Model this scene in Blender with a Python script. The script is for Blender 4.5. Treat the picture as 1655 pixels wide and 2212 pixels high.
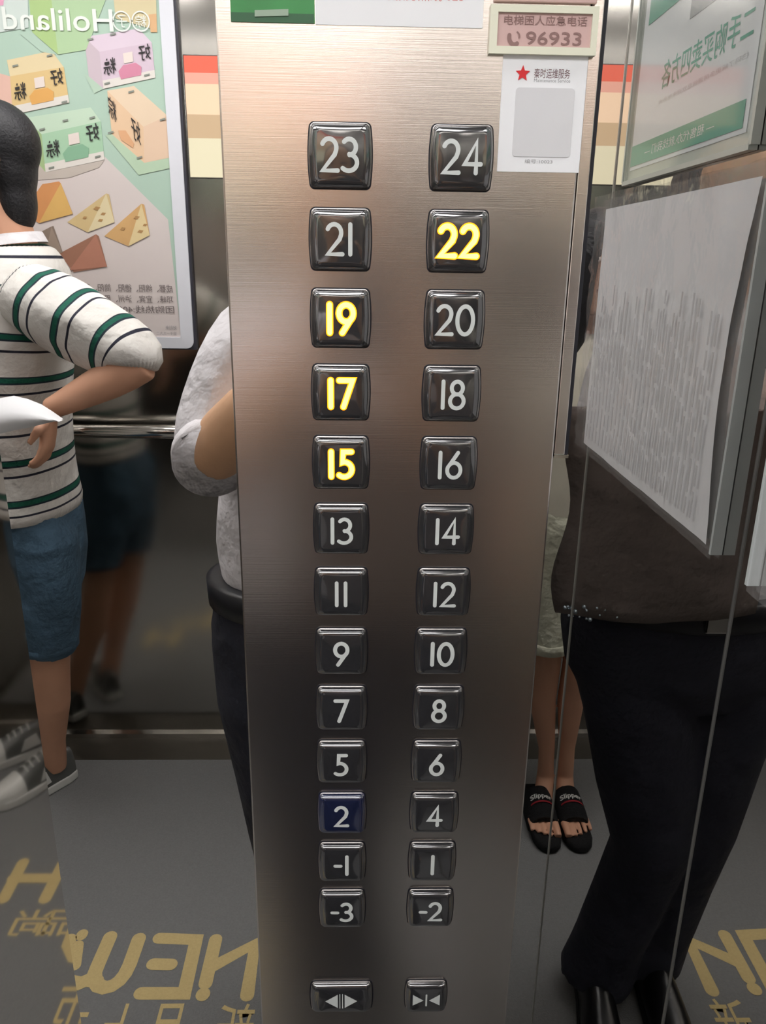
import bpy, math, random
import numpy as np
from mathutils import Vector, Matrix, noise

for o in list(bpy.data.objects):
    bpy.data.objects.remove(o)
random.seed(7)
scene = bpy.context.scene
COL = scene.collection

# ------------------------------------------------------------------ camera
F_PX, PITCH, YAW, ROLL = 1670.0, 0.3138, 0.0278, 0.0149
CAM = Vector((0.0, -0.4928, 1.5))
cp, sp, cy, sy = math.cos(PITCH), math.sin(PITCH), math.cos(YAW), math.sin(YAW)
FWD = Vector((sy * cp, cy * cp, -sp))
R0 = Vector((cy, -sy, 0.0))
U0 = R0.cross(FWD)
RGT = R0 * math.cos(ROLL) + U0 * math.sin(ROLL)
UPV = U0 * math.cos(ROLL) - R0 * math.sin(ROLL)
cam_d = bpy.data.cameras.new('camera')
cam = bpy.data.objects.new('camera', cam_d)
COL.objects.link(cam)
m3 = Matrix((RGT, UPV, -FWD)).transposed()
cam.matrix_world = Matrix.Translation(CAM) @ m3.to_4x4()
cam_d.sensor_fit = 'VERTICAL'
cam_d.sensor_height = 24.0
cam_d.lens = 24.0 * F_PX / 2212.0
cam_d.clip_start = 0.002
scene.camera = cam

# ------------------------------------------------------------------ world, exposure
world = bpy.data.worlds.new('world')
scene.world = world
world.use_nodes = True
world.node_tree.nodes['Background'].inputs[0].default_value = (0.9, 0.95, 1.0, 1)
world.node_tree.nodes['Background'].inputs[1].default_value = 0.05
vs = scene.view_settings
vs.view_transform = 'Standard'
vs.look = 'None'
vs.gamma = 1.0
vs.use_curve_mapping = False
vs.exposure = 0.45
LAMP = 9.0          # strength of the ceiling lamp diffusers

# ------------------------------------------------------------------ survey helpers
XW = 0.262          # inner face of the right wall
YR = -1.72          # inner face of the rear wall
XL = -1.30          # inner face of the left wall
ZC = 2.38           # ceiling


def ray(px, py):
    return FWD + RGT * ((px - 827.5) / F_PX) - UPV * ((py - 1106.0) / F_PX)


def hit(px, py, axis, val):
    d = ray(px, py)
    return CAM + d * ((val - CAM[axis]) / d[axis])


def front(px, py):                       # (x, z) on the front wall plane
    p = hit(px, py, 1, 0.0)
    return p.x, p.z


def refl(px, py, dist):                  # real place of what the front mirror shows, dist behind it
    p = hit(px, py, 1, dist)
    return Vector((p.x, -dist, p.z))


def side(px, py):                        # (y, z) on the right wall, as seen in the front mirror
    p = hit(px, py, 0, XW)
    return -p.y, p.z


# ------------------------------------------------------------------ materials
def lin(c):
    r = []
    for v in c:
        v = v / 255.0
        r.append(v / 12.92 if v <= 0.04045 else ((v + 0.055) / 1.055) ** 2.4)
    return (r[0], r[1], r[2], 1.0)


MATS = {}


def mat(name, rgb, rough=0.5, metal=0.0, vary=0.06, nscale=30.0, bump=0.0, bscale=60.0, coat=0.0,
        spec=0.5, emit=None, estr=0.0, stretch=None):
    if name in MATS:
        return MATS[name]
    m = bpy.data.materials.new(name)
    m.use_nodes = True
    nt = m.node_tree
    b = nt.nodes['Principled BSDF']
    b.inputs['Roughness'].default_value = rough
    b.inputs['Metallic'].default_value = metal
    b.inputs['Specular IOR Level'].default_value = spec
    b.inputs['Coat Weight'].default_value = coat
    tc = nt.nodes.new('ShaderNodeTexCoord')
    mp = nt.nodes.new('ShaderNodeMapping')
    if stretch:
        mp.inputs['Scale'].default_value = stretch
    nt.links.new(tc.outputs['Object'], mp.inputs['Vector'])
    nz = nt.nodes.new('ShaderNodeTexNoise')
    nz.inputs['Scale'].default_value = nscale
    nz.inputs['Detail'].default_value = 4.0
    nt.links.new(mp.outputs['Vector'], nz.inputs['Vector'])
    mx = nt.nodes.new('ShaderNodeMix')
    mx.data_type = 'RGBA'
    c = lin(rgb)
    lo = tuple(v * (1 - vary) for v in c[:3]) + (1,)
    hi = tuple(min(1.0, v * (1 + vary)) for v in c[:3]) + (1,)
    mx.inputs[6].default_value = lo
    mx.inputs[7].default_value = hi
    nt.links.new(nz.outputs['Fac'], mx.inputs[0])
    nt.links.new(mx.outputs[2], b.inputs['Base Color'])
    if bump:
        n2 = nt.nodes.new('ShaderNodeTexNoise')
        n2.inputs['Scale'].default_value = bscale
        n2.inputs['Detail'].default_value = 5.0
        nt.links.new(mp.outputs['Vector'], n2.inputs['Vector'])
        bp = nt.nodes.new('ShaderNodeBump')
        bp.inputs['Strength'].default_value = 1.0
        bp.inputs['Distance'].default_value = bump
        nt.links.new(n2.outputs['Fac'], bp.inputs['Height'])
        nt.links.new(bp.outputs['Normal'], b.inputs['Normal'])
    if emit:
        b.inputs['Emission Color'].default_value = lin(emit)
        b.inputs['Emission Strength'].default_value = estr
    MATS[name] = m
    return m


def plastic_film(name, tint=(0.93, 0.93, 0.93), rough=0.06, bump=0.0006, haze=0.06, gloss=0.5):
    m = bpy.data.materials.new(name)
    m.use_nodes = True
    nt = m.node_tree
    for n in list(nt.nodes):
        nt.nodes.remove(n)
    out = nt.nodes.new('ShaderNodeOutputMaterial')
    tr = nt.nodes.new('ShaderNodeBsdfTransparent')
    tr.inputs[0].default_value = tint + (1,)
    df = nt.nodes.new('ShaderNodeBsdfDiffuse')
    df.inputs[0].default_value = (0.8, 0.8, 0.8, 1)
    gl = nt.nodes.new('ShaderNodeBsdfGlossy')
    gl.inputs['Roughness'].default_value = rough
    fr = nt.nodes.new('ShaderNodeLayerWeight')      # thin sheet: weak mirror, stronger at a glancing angle
    fr.inputs['Blend'].default_value = 0.5
    pw5 = nt.nodes.new('ShaderNodeMath')
    pw5.operation = 'POWER'
    pw5.inputs[1].default_value = 5.0
    nt.links.new(fr.outputs['Facing'], pw5.inputs[0])
    frs = nt.nodes.new('ShaderNodeMath')
    frs.operation = 'MULTIPLY_ADD'
    frs.inputs[1].default_value = gloss
    frs.inputs[2].default_value = 0.03
    nt.links.new(pw5.outputs[0], frs.inputs[0])
    nz = nt.nodes.new('ShaderNodeTexNoise')
    nz.inputs['Scale'].default_value = 22.0
    nz.inputs['Detail'].default_value = 3.0
    tc = nt.nodes.new('ShaderNodeTexCoord')
    nt.links.new(tc.outputs['Object'], nz.inputs['Vector'])
    bp = nt.nodes.new('ShaderNodeBump')
    bp.inputs['Distance'].default_value = bump
    nt.links.new(nz.outputs['Fac'], bp.inputs['Height'])
    nt.links.new(bp.outputs['Normal'], gl.inputs['Normal'])
    nt.links.new(bp.outputs['Normal'], fr.inputs['Normal'])
    m1 = nt.nodes.new('ShaderNodeMixShader')
    m1.inputs[0].default_value = haze
    nt.links.new(tr.outputs[0], m1.inputs[1])
    nt.links.new(df.outputs[0], m1.inputs[2])
    m2 = nt.nodes.new('ShaderNodeMixShader')
    nt.links.new(frs.outputs[0], m2.inputs[0])
    nt.links.new(m1.outputs[0], m2.inputs[1])
    nt.links.new(gl.outputs[0], m2.inputs[2])
    nt.links.new(m2.outputs[0], out.inputs[0])
    MATS[name] = m
    return m


def stripe_mat(name):
    m = mat(name, (226, 223, 218), 0.85, vary=0.03, bump=0.025, bscale=10)
    nt = m.node_tree
    b = nt.nodes['Principled BSDF']
    at = nt.nodes.new('ShaderNodeAttribute')
    at.attribute_name = 'stripe'
    pp = nt.nodes.new('ShaderNodeMath')
    pp.operation = 'FRACT'
    nt.links.new(at.outputs['Fac'], pp.inputs[0])
    rp = nt.nodes.new('ShaderNodeValToRGB')
    cr = rp.color_ramp
    cr.interpolation = 'CONSTANT'
    white, navy, green = lin((224, 221, 216)), lin((28, 30, 48)), lin((10, 92, 74))
    cr.elements[0].position = 0.0
    cr.elements[0].color = white
    cr.elements[1].position = 0.40
    cr.elements[1].color = navy
    for p, c in ((0.46, white), (0.66, lin((24, 40, 52))), (0.70, green), (0.81, lin((24, 40, 52))), (0.84, white)):
        e = cr.elements.new(p)
        e.color = c
    nt.links.new(pp.outputs[0], rp.inputs[0])
    nt.links.new(rp.outputs[0], b.inputs['Base Color'])
    return m


STEEL_M = mat('polished_steel', (213, 212, 210), 0.008, 1.0, vary=0.03, nscale=3)
STEEL_D = mat('door_steel', (200, 196, 191), 0.03, 1.0, vary=0.04, nscale=4)
STEEL_R = mat('rear_wall_steel', (186, 183, 177), 0.15, 1.0, vary=0.06, nscale=3)
STEEL_B = mat('brushed_steel', (224, 217, 212), 0.21, 1.0, vary=0.03, nscale=6, bump=0.00003, bscale=6,
              stretch=(1.5, 1.5, 320))
CHROME = mat('chrome_rail', (235, 232, 228), 0.10, 1.0, vary=0.02)
GAP = mat('black_gap', (18, 18, 28), 0.6)
BTN = mat('button_plastic', (46, 46, 48), 0.12, vary=0.08, coat=0.6, spec=0.6)
BTN_NAVY = mat('button_navy_plastic', (28, 34, 62), 0.12, vary=0.06, coat=0.6)
for b_ in (BTN, BTN_NAVY):
    b_.node_tree.nodes['Principled BSDF'].inputs['Coat Weight'].default_value = 1.0
    b_.node_tree.nodes['Principled BSDF'].inputs['Coat IOR'].default_value = 2.0
    b_.node_tree.nodes['Principled BSDF'].inputs['Coat Roughness'].default_value = 0.06
BTN_RIM = mat('button_rim', (120, 118, 112), 0.25, 0.9, vary=0.05)
NUM_OFF = mat('numeral_white', (205, 210, 208), 0.5, vary=0.03)
NUM_ON = mat('numeral_amber', (255, 190, 40), 0.5, emit=(255, 236, 90), estr=3.4)
NUM_HALO = mat('numeral_amber_edge', (255, 150, 10), 0.5, emit=(255, 150, 0), estr=1.3)
PAPER = mat('white_paper', (236, 237, 240), 0.8, vary=0.02)
INK = mat('black_ink', (40, 38, 40), 0.7)
INKG = mat('grey_ink', (150, 150, 152), 0.8)
INKL = mat('pale_grey_ink', (206, 206, 208), 0.8)
SKIN = mat('skin', (226, 178, 140), 0.55, vary=0.10, nscale=14, bump=0.0006, bscale=90)
SKIN_D = mat('tanned_skin', (224, 170, 140), 0.55, vary=0.12, nscale=12)
HAIR = mat('black_hair', (30, 30, 34), 0.55, vary=0.3, nscale=160, bump=0.002, bscale=150)
LIPS = mat('lips', (168, 96, 88), 0.5)
EYE = mat('eye_white', (235, 232, 228), 0.3)
IRIS = mat('iris', (40, 28, 22), 0.2)
SHIRTW = mat('white_shirt_cotton', (230, 227, 231), 0.85, vary=0.03, bump=0.035, bscale=9)
TROUS = mat('black_trousers', (42, 44, 56), 0.85, vary=0.2, nscale=12, bump=0.03, bscale=10)
BELT = mat('black_leather', (34, 35, 40), 0.4, vary=0.1)
STRIPE = stripe_mat('striped_jersey')
DENIM = mat('blue_denim', (76, 104, 126), 0.9, vary=0.30, nscale=14, bump=0.03, bscale=12)
SHOE_G = mat('grey_shoe_leather', (96, 98, 96), 0.35, vary=0.1)
SHOE_W = mat('white_shoe_leather', (225, 226, 222), 0.35)
BLACK_F = mat('black_fleece', (20, 20, 22), 0.95, vary=0.3, nscale=200, bump=0.004, bscale=220)
SHORTS_P = mat('pale_green_cotton', (214, 214, 194), 0.85, vary=0.05, bump=0.03, bscale=11)
TAUPE = mat('dark_taupe_cloth', (116, 106, 102), 0.9, vary=0.2, nscale=7, bump=0.04, bscale=8)
MATF = mat('mat_charcoal', (128, 129, 129), 0.95, vary=0.16, nscale=220, bump=0.002, bscale=300)
GOLD = mat('mat_gold', (214, 192, 136), 0.95, vary=0.12, nscale=200, bump=0.002, bscale=300)


# ------------------------------------------------------------------ mesh helpers
class MB:
    def __init__(self):
        self.v, self.f, self.att = [], [], []

    def add(self, verts, faces, att=None):
        o = len(self.v)
        self.v += [tuple(p) for p in verts]
        self.f += [tuple(i + o for i in f) for f in faces]
        self.att += list(att) if att is not None else [0.0] * len(verts)
        return self

    def box(self, x0, x1, y0, y1, z0, z1):
        vs_ = [(x, y, z) for x in (x0, x1) for y in (y0, y1) for z in (z0, z1)]
        return self.add(vs_, [(0, 1, 3, 2), (4, 6, 7, 5), (0, 4, 5, 1), (2, 3, 7, 6), (0, 2, 6, 4), (1, 5, 7, 3)])

    def prism(self, pts, n, t):
        """closed outline pts (3D), thickened by t along n"""
        k = len(pts)
        n = Vector(n) * t
        a = [Vector(p) for p in pts]
        self.add(a + [p + n for p in a],
                 [tuple(range(k))[::-1], tuple(range(k, 2 * k))] +
                 [(i, (i + 1) % k, k + (i + 1) % k, k + i) for i in range(k)])
        return self

    def tube(self, pts, rad, seg=20, ref=(0, 0, 1), cap=True, att=None, wob=0.0, seed=0.0, round_ends=False):
        """rad: list of r or (ra, rb); ra runs along the ref direction projected across the path"""
        P = [Vector(p) for p in pts]
        rings, A = [], []
        n = len(P)
        for i in range(n):
            d = (P[min(i + 1, n - 1)] - P[max(i - 1, 0)]).normalized()
            r_ = Vector(ref)
            u = (r_ - d * r_.dot(d))
            if u.length < 1e-4:
                u = Vector((1, 0, 0)) - d * d.x
            u.normalize()
            w = d.cross(u)
            ra, rb = rad[i] if isinstance(rad[i], (tuple, list)) else (rad[i], rad[i])
            ring = []
            for k in range(seg):
                t = 2 * math.pi * k / seg
                s = 1.0
                if wob:
                    q = P[i] + u * math.cos(t) * ra + w * math.sin(t) * rb
                    s = 1.0 + wob * (noise.noise(q * 11.0 + Vector((seed, 0, seed))) + 0.55 * noise.noise(q * 27.0 + Vector((0, seed, 3.0))))
                ring.append(P[i] + u * math.cos(t) * ra * s + w * math.sin(t) * rb * s)
            rings.append(ring)
            A.append(att[i] if att is not None else 0.0)
        vs_ = [p for r_ in rings for p in r_]
        at_ = [A[i] for i in range(n) for _ in range(seg)]
        fs = []
        for i in range(n - 1):
            for k in range(seg):
                a, b = i * seg + k, i * seg + (k + 1) % seg
                fs.append((a, b, b + seg, a + seg))
        if cap:
            fs.append(tuple(range(seg))[::-1])
            fs.append(tuple((n - 1) * seg + k for k in range(seg)))
        return self.add(vs_, fs, at_)

    def ball(self, c, r, seg=16, rings=10):
        c = Vector(c)
        r = r if isinstance(r, (tuple, list)) else (r, r, r)
        vs_, fs = [], []
        for i in range(rings + 1):
            th = math.pi * i / rings
            for k in range(seg):
                ph = 2 * math.pi * k / seg
                vs_.append(c + Vector((r[0] * math.sin(th) * math.cos(ph), r[1] * math.sin(th) * math.sin(ph), r[2] * math.cos(th))))
        for i in range(rings):
            for k in range(seg):
                a, b = i * seg + k, i * seg + (k + 1) % seg
                fs.append((a, a + seg, b + seg, b))
        return self.add(vs_, fs)

    def build(self, name, material, parent=None, smooth=False, remesh=0.0, subsurf=0, bevel=0.0, smooth_it=0, attr=None):
        me = bpy.data.meshes.new(name)
        me.from_pydata(self.v, [], self.f)
        me.validate()
        if attr:
            a = me.attributes.new(attr, 'FLOAT', 'POINT')
            a.data.foreach_set('value', self.att)
        ob = bpy.data.objects.new(name, me)
        COL.objects.link(ob)
        mods = False
        if remesh:
            q = ob.modifiers.new('r', 'REMESH')
            q.mode = 'VOXEL'
            q.voxel_size = remesh
            mods = True
        if smooth_it:
            q = ob.modifiers.new('s', 'SMOOTH')
            q.iterations = smooth_it
            q.factor = 0.5
            mods = True
        if subsurf:
            q = ob.modifiers.new('d', 'SUBSURF')
            q.levels = q.render_levels = subsurf
            mods = True
        if bevel:
            q = ob.modifiers.new('b', 'BEVEL')
            q.width = bevel
            q.segments = 2
            q.limit_method = 'ANGLE'
            mods = True
        if mods:
            dg = bpy.context.evaluated_depsgraph_get()
            m2 = bpy.data.meshes.new_from_object(ob.evaluated_get(dg))
            ob.modifiers.clear()
            ob.data = m2
            bpy.data.meshes.remove(me)
            m2.name = name
        ob.data.materials.clear()
        ob.data.materials.append(material)
        if smooth:
            ob.data.polygons.foreach_set('use_smooth', [True] * len(ob.data.polygons))
        if parent:
            ob.parent = parent
            ob.matrix_parent_inverse = Matrix.Translation(-parent.location) if parent.type == 'EMPTY' else parent.matrix_parent_inverse.inverted() @ Matrix.Identity(4)
            if parent.type != 'EMPTY':
                ob.matrix_parent_inverse = Matrix.Identity(4)
        return ob


def tag(o, label=None, cat=None, group=None, kind=None):
    if label:
        o['label'] = label
    if cat:
        o['category'] = cat
    if group:
        o['group'] = group
    if kind:
        o['kind'] = kind
    return o


def empty(name, loc=(0, 0, 0)):
    o = bpy.data.objects.new(name, None)
    o.empty_display_size = 0.05
    o.location = loc
    COL.objects.link(o)
    return o


class Plane:
    """local drawing plane: origin + u*U + v*V, N towards the viewer"""
    def __init__(self, o, u, v, n):
        self.o, self.u, self.v, self.n = Vector(o), Vector(u), Vector(v), Vector(n)

    def at(self, a, b, h=0.0):
        return self.o + self.u * a + self.v * b + self.n * h


def poly(name, pl, pts, h, material, parent, t=0.0003):
    return MB().prism([pl.at(a, b, h) for a, b in pts], pl.n, t).build(name, material, parent)


def rect(u0, v0, u1, v1):
    return [(u0, v0), (u1, v0), (u1, v1), (u0, v1)]


def rrect(u0, v0, u1, v1, r, n=6):
    out = []
    for cx, cv, a0 in ((u1 - r, v0 + r, -90), (u1 - r, v1 - r, 0), (u0 + r, v1 - r, 90), (u0 + r, v0 + r, 180)):
        for i in range(n + 1):
            a = math.radians(a0 + 90 * i / n)
            out.append((cx + r * math.cos(a), cv + r * math.sin(a)))
    return out


def text(name, body, pl, box, h, material, parent, shear=0.0, offset=0.0, skew=0.0):
    """lettering fitted into box (u0, v0, u1, v1) of the plane"""
    cu = bpy.data.curves.new('lettering', 'FONT')
    cu.body = body
    cu.resolution_u = 3
    cu.offset = offset
    ob = bpy.data.objects.new('lettering', cu)
    COL.objects.link(ob)
    dg = bpy.context.evaluated_depsgraph_get()
    me = bpy.data.meshes.new_from_object(ob.evaluated_get(dg))
    bpy.data.objects.remove(ob)
    bpy.data.curves.remove(cu)
    co = np.empty(len(me.vertices) * 3)
    me.vertices.foreach_get('co', co)
    co = co.reshape(-1, 3)
    if len(co) == 0:
        return None
    a, b = co.min(0), co.max(0)
    s = np.where(b - a > 1e-6, b - a, 1)
    q = (co - a) / s
    u0, v0, u1, v1 = box
    U = u0 + q[:, 0] * (u1 - u0) + shear * q[:, 1]
    V = v0 + q[:, 1] * (v1 - v0) + skew * q[:, 0]
    out = np.empty_like(co)
    for k in range(3):
        out[:, k] = pl.o[k] + pl.u[k] * U + pl.v[k] * V + pl.n[k] * h
    me.vertices.foreach_set('co', out.reshape(-1))
    me.update()
    me.materials.clear()
    me.materials.append(material)
    me.name = name
    o = bpy.data.objects.new(name, me)
    COL.objects.link(o)
    if parent:
        o.parent = parent
        if parent.type == 'EMPTY':
            o.matrix_parent_inverse = Matrix.Translation(-parent.location)
    return o


# ------------------------------------------------------------------ stroke lettering
def arc(cx, cyy, rx, ry, a0, a1, n=14):
    return [(cx + rx * math.cos(math.radians(a0 + (a1 - a0) * i / n)), cyy + ry * math.sin(math.radians(a0 + (a1 - a0) * i / n)))
            for i in range(n + 1)]


# humanist digits in a cell 0.6 wide, 1 tall; (width, strokes)
DIG = {
    '1': (0.20, [[(0.10, 0.0), (0.10, 1.0)]]),
    '2': (0.56, [arc(0.25, 0.72, 0.25, 0.28, 155, -18) + [(0.44, 0.50), (0.02, 0.0), (0.54, 0.0)]]),
    '3': (0.52, [arc(0.22, 0.75, 0.23, 0.25, 140, -88), arc(0.20, 0.26, 0.29, 0.26, 86, -135)]),
    '4': (0.58, [[(0.42, 0.0), (0.42, 1.0), (0.02, 0.28), (0.58, 0.28)]]),
    '5': (0.52, [[(0.46, 1.0), (0.14, 1.0), (0.12, 0.58)] + arc(0.18, 0.30, 0.30, 0.30, 92, -130)]),
    '6': (0.56, [[(0.42, 1.0), (0.10, 0.50)] + arc(0.28, 0.30, 0.26, 0.30, 150, -210, 24)]),
    '7': (0.52, [[(0.0, 1.0), (0.50, 1.0), (0.16, 0.0)]]),
    '8': (0.54, [arc(0.27, 0.76, 0.21, 0.24, -90, 270, 24), arc(0.27, 0.26, 0.26, 0.27, 90, 450, 24)]),
    '9': (0.56, [[(0.14, 0.0), (0.46, 0.50)] + arc(0.28, 0.70, 0.26, 0.30, -30, 330, 24)]),
    '0': (0.60, [arc(0.30, 0.50, 0.29, 0.50, 90, 450, 28)]),
    '-': (0.30, [[(0.02, 0.48), (0.28, 0.48)]]),
}


def ribbon(paths, w, fn0, mb, lift=(0, 0, 0)):
    """flat round-ended strokes; fn maps (u, v) to 3D; each stroke lies a hair above the one before"""
    for si, p in enumerate(paths):
        fn = lambda a, b, k=Vector(lift) * si: fn0(a, b) + k
        P = [Vector((a, b)) for a, b in p]
        n = len(P)
        L, R = [], []
        for i in range(n):
            d0 = (P[i] - P[i - 1]).normalized() if i else (P[1] - P[0]).normalized()
            d1 = (P[i + 1] - P[i]).normalized() if i < n - 1 else d0
            t = d0 + d1
            t = t.normalized() if t.length > 1e-3 else d0
            k = 1.0 / max(0.6, t.dot(d0))
            nn = Vector((-t.y, t.x)) * (w / 2) * k
            L.append(P[i] + nn)
            R.append(P[i] - nn)
        vs_ = [fn(q.x, q.y) for q in L] + [fn(q.x, q.y) for q in R]
        mb.add(vs_, [(n + i, n + i + 1, i + 1, i) for i in range(n - 1)])
        for e in (0, n - 1):
            dd = (P[0] - P[1]) if e == 0 else (P[-1] - P[-2])
            a0 = math.atan2(dd.y, dd.x) - math.pi / 2
            cap = [fn(P[e].x + w / 2 * math.cos(a0 + math.pi * k / 8), P[e].y + w / 2 * math.sin(a0 + math.pi * k / 8)) for k in range(9)]
            mb.add(cap, [tuple(range(9))])
    return mb


def numeral_paths(s, height, gap=0.16):
    ws = [DIG[c][0] for c in s]
    tot = sum(ws) + gap * (len(s) - 1)
    x = -tot / 2
    out = []
    for c, w in zip(s, ws):
        for st in DIG[c][1]:
            out.append([((x + a) * height, (b - 0.5) * height) for a, b in st])
        x += w + gap
    return out


# ================================================================== THE CAB
def slab(name, x0, x1, y0, y1, z0, z1, material, label, bevel=0.0):
    o = MB().box(x0, x1, y0, y1, z0, z1).build(name, material, bevel=bevel)
    return tag(o, label, None, None, 'structure')


slab('floor', XL - 0.05, XW + 0.05, YR - 0.05, 0.12, -0.06, 0.0, mat('floor_sheet', (70, 66, 58), 0.4, 0.3, vary=0.1),
     'dark bare floor of the lift cab')
slab('ceiling', XL - 0.05, XW + 0.05, YR - 0.05, 0.12, ZC, ZC + 0.05, mat('ceiling_sheet', (190, 190, 190), 0.4, 0.2),
     'pale metal ceiling of the lift cab')
slab('wall_front', -0.2345, XW, 0.0, 0.028, 0.0, ZC, STEEL_M, 'mirror-polished steel return panel behind the button plate')
slab('wall_left', XL - 0.04, XL, YR, 0.1, 0.0, ZC, STEEL_R, 'brushed steel left wall of the lift cab')
slab('wall_rear', XL - 0.04, XW + 0.04, YR - 0.04, YR, 0.0, ZC, STEEL_R, 'dull brushed steel rear wall behind the poster and handrail')
wr = tag(empty('wall_right', (XW, -0.8, 0)), 'mirror-polished steel right wall made of two panels', None, None, 'structure')
MB().box(XW, XW + 0.03, -0.3785, 0.06, 0.0, ZC).build('wall_panel', STEEL_M, wr)
MB().box(XW, XW + 0.03, YR, -0.3805, 0.0, ZC).build('wall_panel', STEEL_M, wr)
MB().box(XW - 0.0012, XW + 0.01, -0.3807, -0.3783, 0.0, ZC).build('joint_bead', mat('satin_bead', (190, 190, 186), 0.35, 0.6), wr)
dr = tag(empty('door_1', (-0.65, 0.045, 0)), 'closed steel lift door with a soft blurry sheen', None, None, 'structure')
MB().box(-0.665, -0.200, 0.030, 0.055, 0.006, 2.12).build('door_leaf', STEEL_D, dr, bevel=0.002)
MB().box(-1.120, -0.669, 0.030, 0.055, 0.006, 2.12).build('door_leaf', STEEL_D, dr, bevel=0.002)
slab('wall_front_return', XL, -1.07, 0.0, 0.028, 0.0, ZC, STEEL_M, 'polished steel return panel on the far side of the door')
slab('wall_front_header', -1.07, -0.2345, 0.0, 0.03, 2.10, ZC, STEEL_M, 'polished steel header panel above the lift door')
slab('baseboard_rear', XL, XW, YR, YR + 0.012, 0.0, 0.016, CHROME, 'thin bright steel skirting along the rear wall')
slab('trim_1', XW - 0.0010, XW, -0.0010, 0.0, 0.0, ZC, mat('corner_bead', (118, 118, 116), 0.35, 0.6), 'thin bright bead in the corner beside the button plate')

DIFF = mat('lamp_diffuser', (250, 250, 252), 0.5, emit=(253, 251, 251), estr=LAMP)
for x0, x1, y0, y1, lab, nm in ((-1.22, -0.56, -1.36, -0.86, 'square flat ceiling light above the striped shirt', 'ceiling_light'),
                                (-0.46, 0.20, -1.36, -0.86, 'square flat ceiling light above the pale green shorts', 'ceiling_light'),
                                (-1.15, 0.16, -0.25, -0.17, 'long narrow ceiling light along the door side', 'light_bar')):
    cl = tag(empty(nm, ((x0 + x1) / 2, (y0 + y1) / 2, ZC)), lab, 'light', 'flat ceiling lights' if nm == 'ceiling_light' else None)
    MB().box(x0, x1, y0, y1, ZC - 0.012, ZC - 0.001).build('diffuser', DIFF, cl)
    fr_ = MB()
    for a, b, c, d in ((x0 - 0.02, x1 + 0.02, y0 - 0.02, y0), (x0 - 0.02, x1 + 0.02, y1, y1 + 0.02), (x0 - 0.02, x0, y0, y1), (x1, x1 + 0.02, y0, y1)):
        fr_.box(a, b, c, d, ZC - 0.018, ZC - 0.0005)
    fr_.build('frame', CHROME, cl)

# floor mat with woven lettering -------------------------------------------------
fm = tag(empty('floor_mat', (-0.5, -0.78, 0)), 'charcoal carpet mat with gold woven lettering on the lift floor', 'mat')
MB().box(XL + 0.02, XW - 0.012, -1.585, -0.02, 0.0005, 0.006).build('mat_body', MATF, fm, bevel=0.002)


def fl(px, py):                 # real floor point of a spot seen in the front mirror
    p = hit(px, py, 2, 0.006)
    return (p.x, -p.y)


FP = Plane((0, 0, 0.0062), (1, 0, 0), (0, 1, 0), (0, 0, 1))


def floor_stroke(name, pix, w):
    mb = MB()
    ribbon([[fl(*p) for p in pts] for pts in pix], w, lambda a, b: Vector((a, b, 0.0066)), mb, (0, 0, 0.0004))
    return mb.build(name, GOLD, fm)


floor_stroke('letter_n', [[(534, 2150), (550, 2040), (452, 2092)], [(466, 2030), (444, 2125)], [(439, 2148), (438, 2150)]], 0.030)
floor_stroke('letter_e', [[(344, 2027), (424, 2030), (398, 2146), (304, 2146)], [(331, 2083), (369, 2084)]], 0.030)
floor_stroke('letter_w', [[(300, 2028), (280, 2084), (270, 2104), (258, 2119), (242, 2130), (226, 2134), (213, 2130), (205, 2119), (204, 2104), (212, 2084), (238, 2024)],
                          [(208, 2120), (188, 2118), (172, 2125), (140, 2118), (128, 2090), (150, 2030)]], 0.032)
floor_stroke('letter_i', [[(168, 2042), (162, 2086)], [(178, 2018), (176, 2022)]], 0.026)
floor_stroke('letter_h', [[(118, 1902), (76, 1985)], [(28, 1902), (-16, 1985)], [(100, 1938), (6, 1938)]], 0.030)
FPT = Plane((0, 0, 0.0064), (-1, 0, 0), (0, -1, 0), (0, 0, 1))
for ch, x0, x1 in (('新', 555, 475), ('品', 412, 346), ('上', 312, 236), ('市', 200, 150)):
    a = fl(x0, 2168)
    b = fl(x1, 2290)
    text('woven_character', ch, FPT, (-a[0], -b[1], -a[0] + 0.075, -a[1]), 0.0003, GOLD, fm, offset=0.004)
for ch, x0 in (('尚', 100), ('品', 160)):
    a = fl(x0, 2010)
    text('woven_character', ch, FPT, (-a[0], -a[1] - 0.075, -a[0] + 0.085, -a[1]), 0.0003, GOLD, fm, offset=0.004)

# ================================================================== BUTTON PLATE
PX0, PX1 = -0.0825, 0.1245
FPL = Plane((0, -0.004, 0), (1, 0, 0), (0, 0, 1), (0, -1, 0))
cop = tag(empty('control_panel', (0.02, 0.0, 0.62)), 'tall brushed steel lift control panel with two columns of floor buttons', 'control panel')
MB().box(PX0, PX1, -0.004, 0.0, 0.62, 1.98).build('faceplate', STEEL_B, cop, bevel=0.0012)
MB().box(PX1 + 0.0005, PX1 + 0.0075, -0.003, 0.0, 1.381, 1.98).build('edge_strip', STEEL_B, cop, bevel=0.0006)
MB().box(PX1 + 0.0078, PX1 + 0.0100, -0.0012, 0.0, 1.381, 1.98).build('gap_strip', GAP, cop)
MB().box(PX1 + 0.0005, PX1 + 0.0100, -0.0034, 0.0, 1.379, 1.381).build('end_cap', CHROME, cop)

BX0, BX1, BZ0, BPITCH = -0.0142, 0.0558, 1.5573, 0.0455


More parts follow.
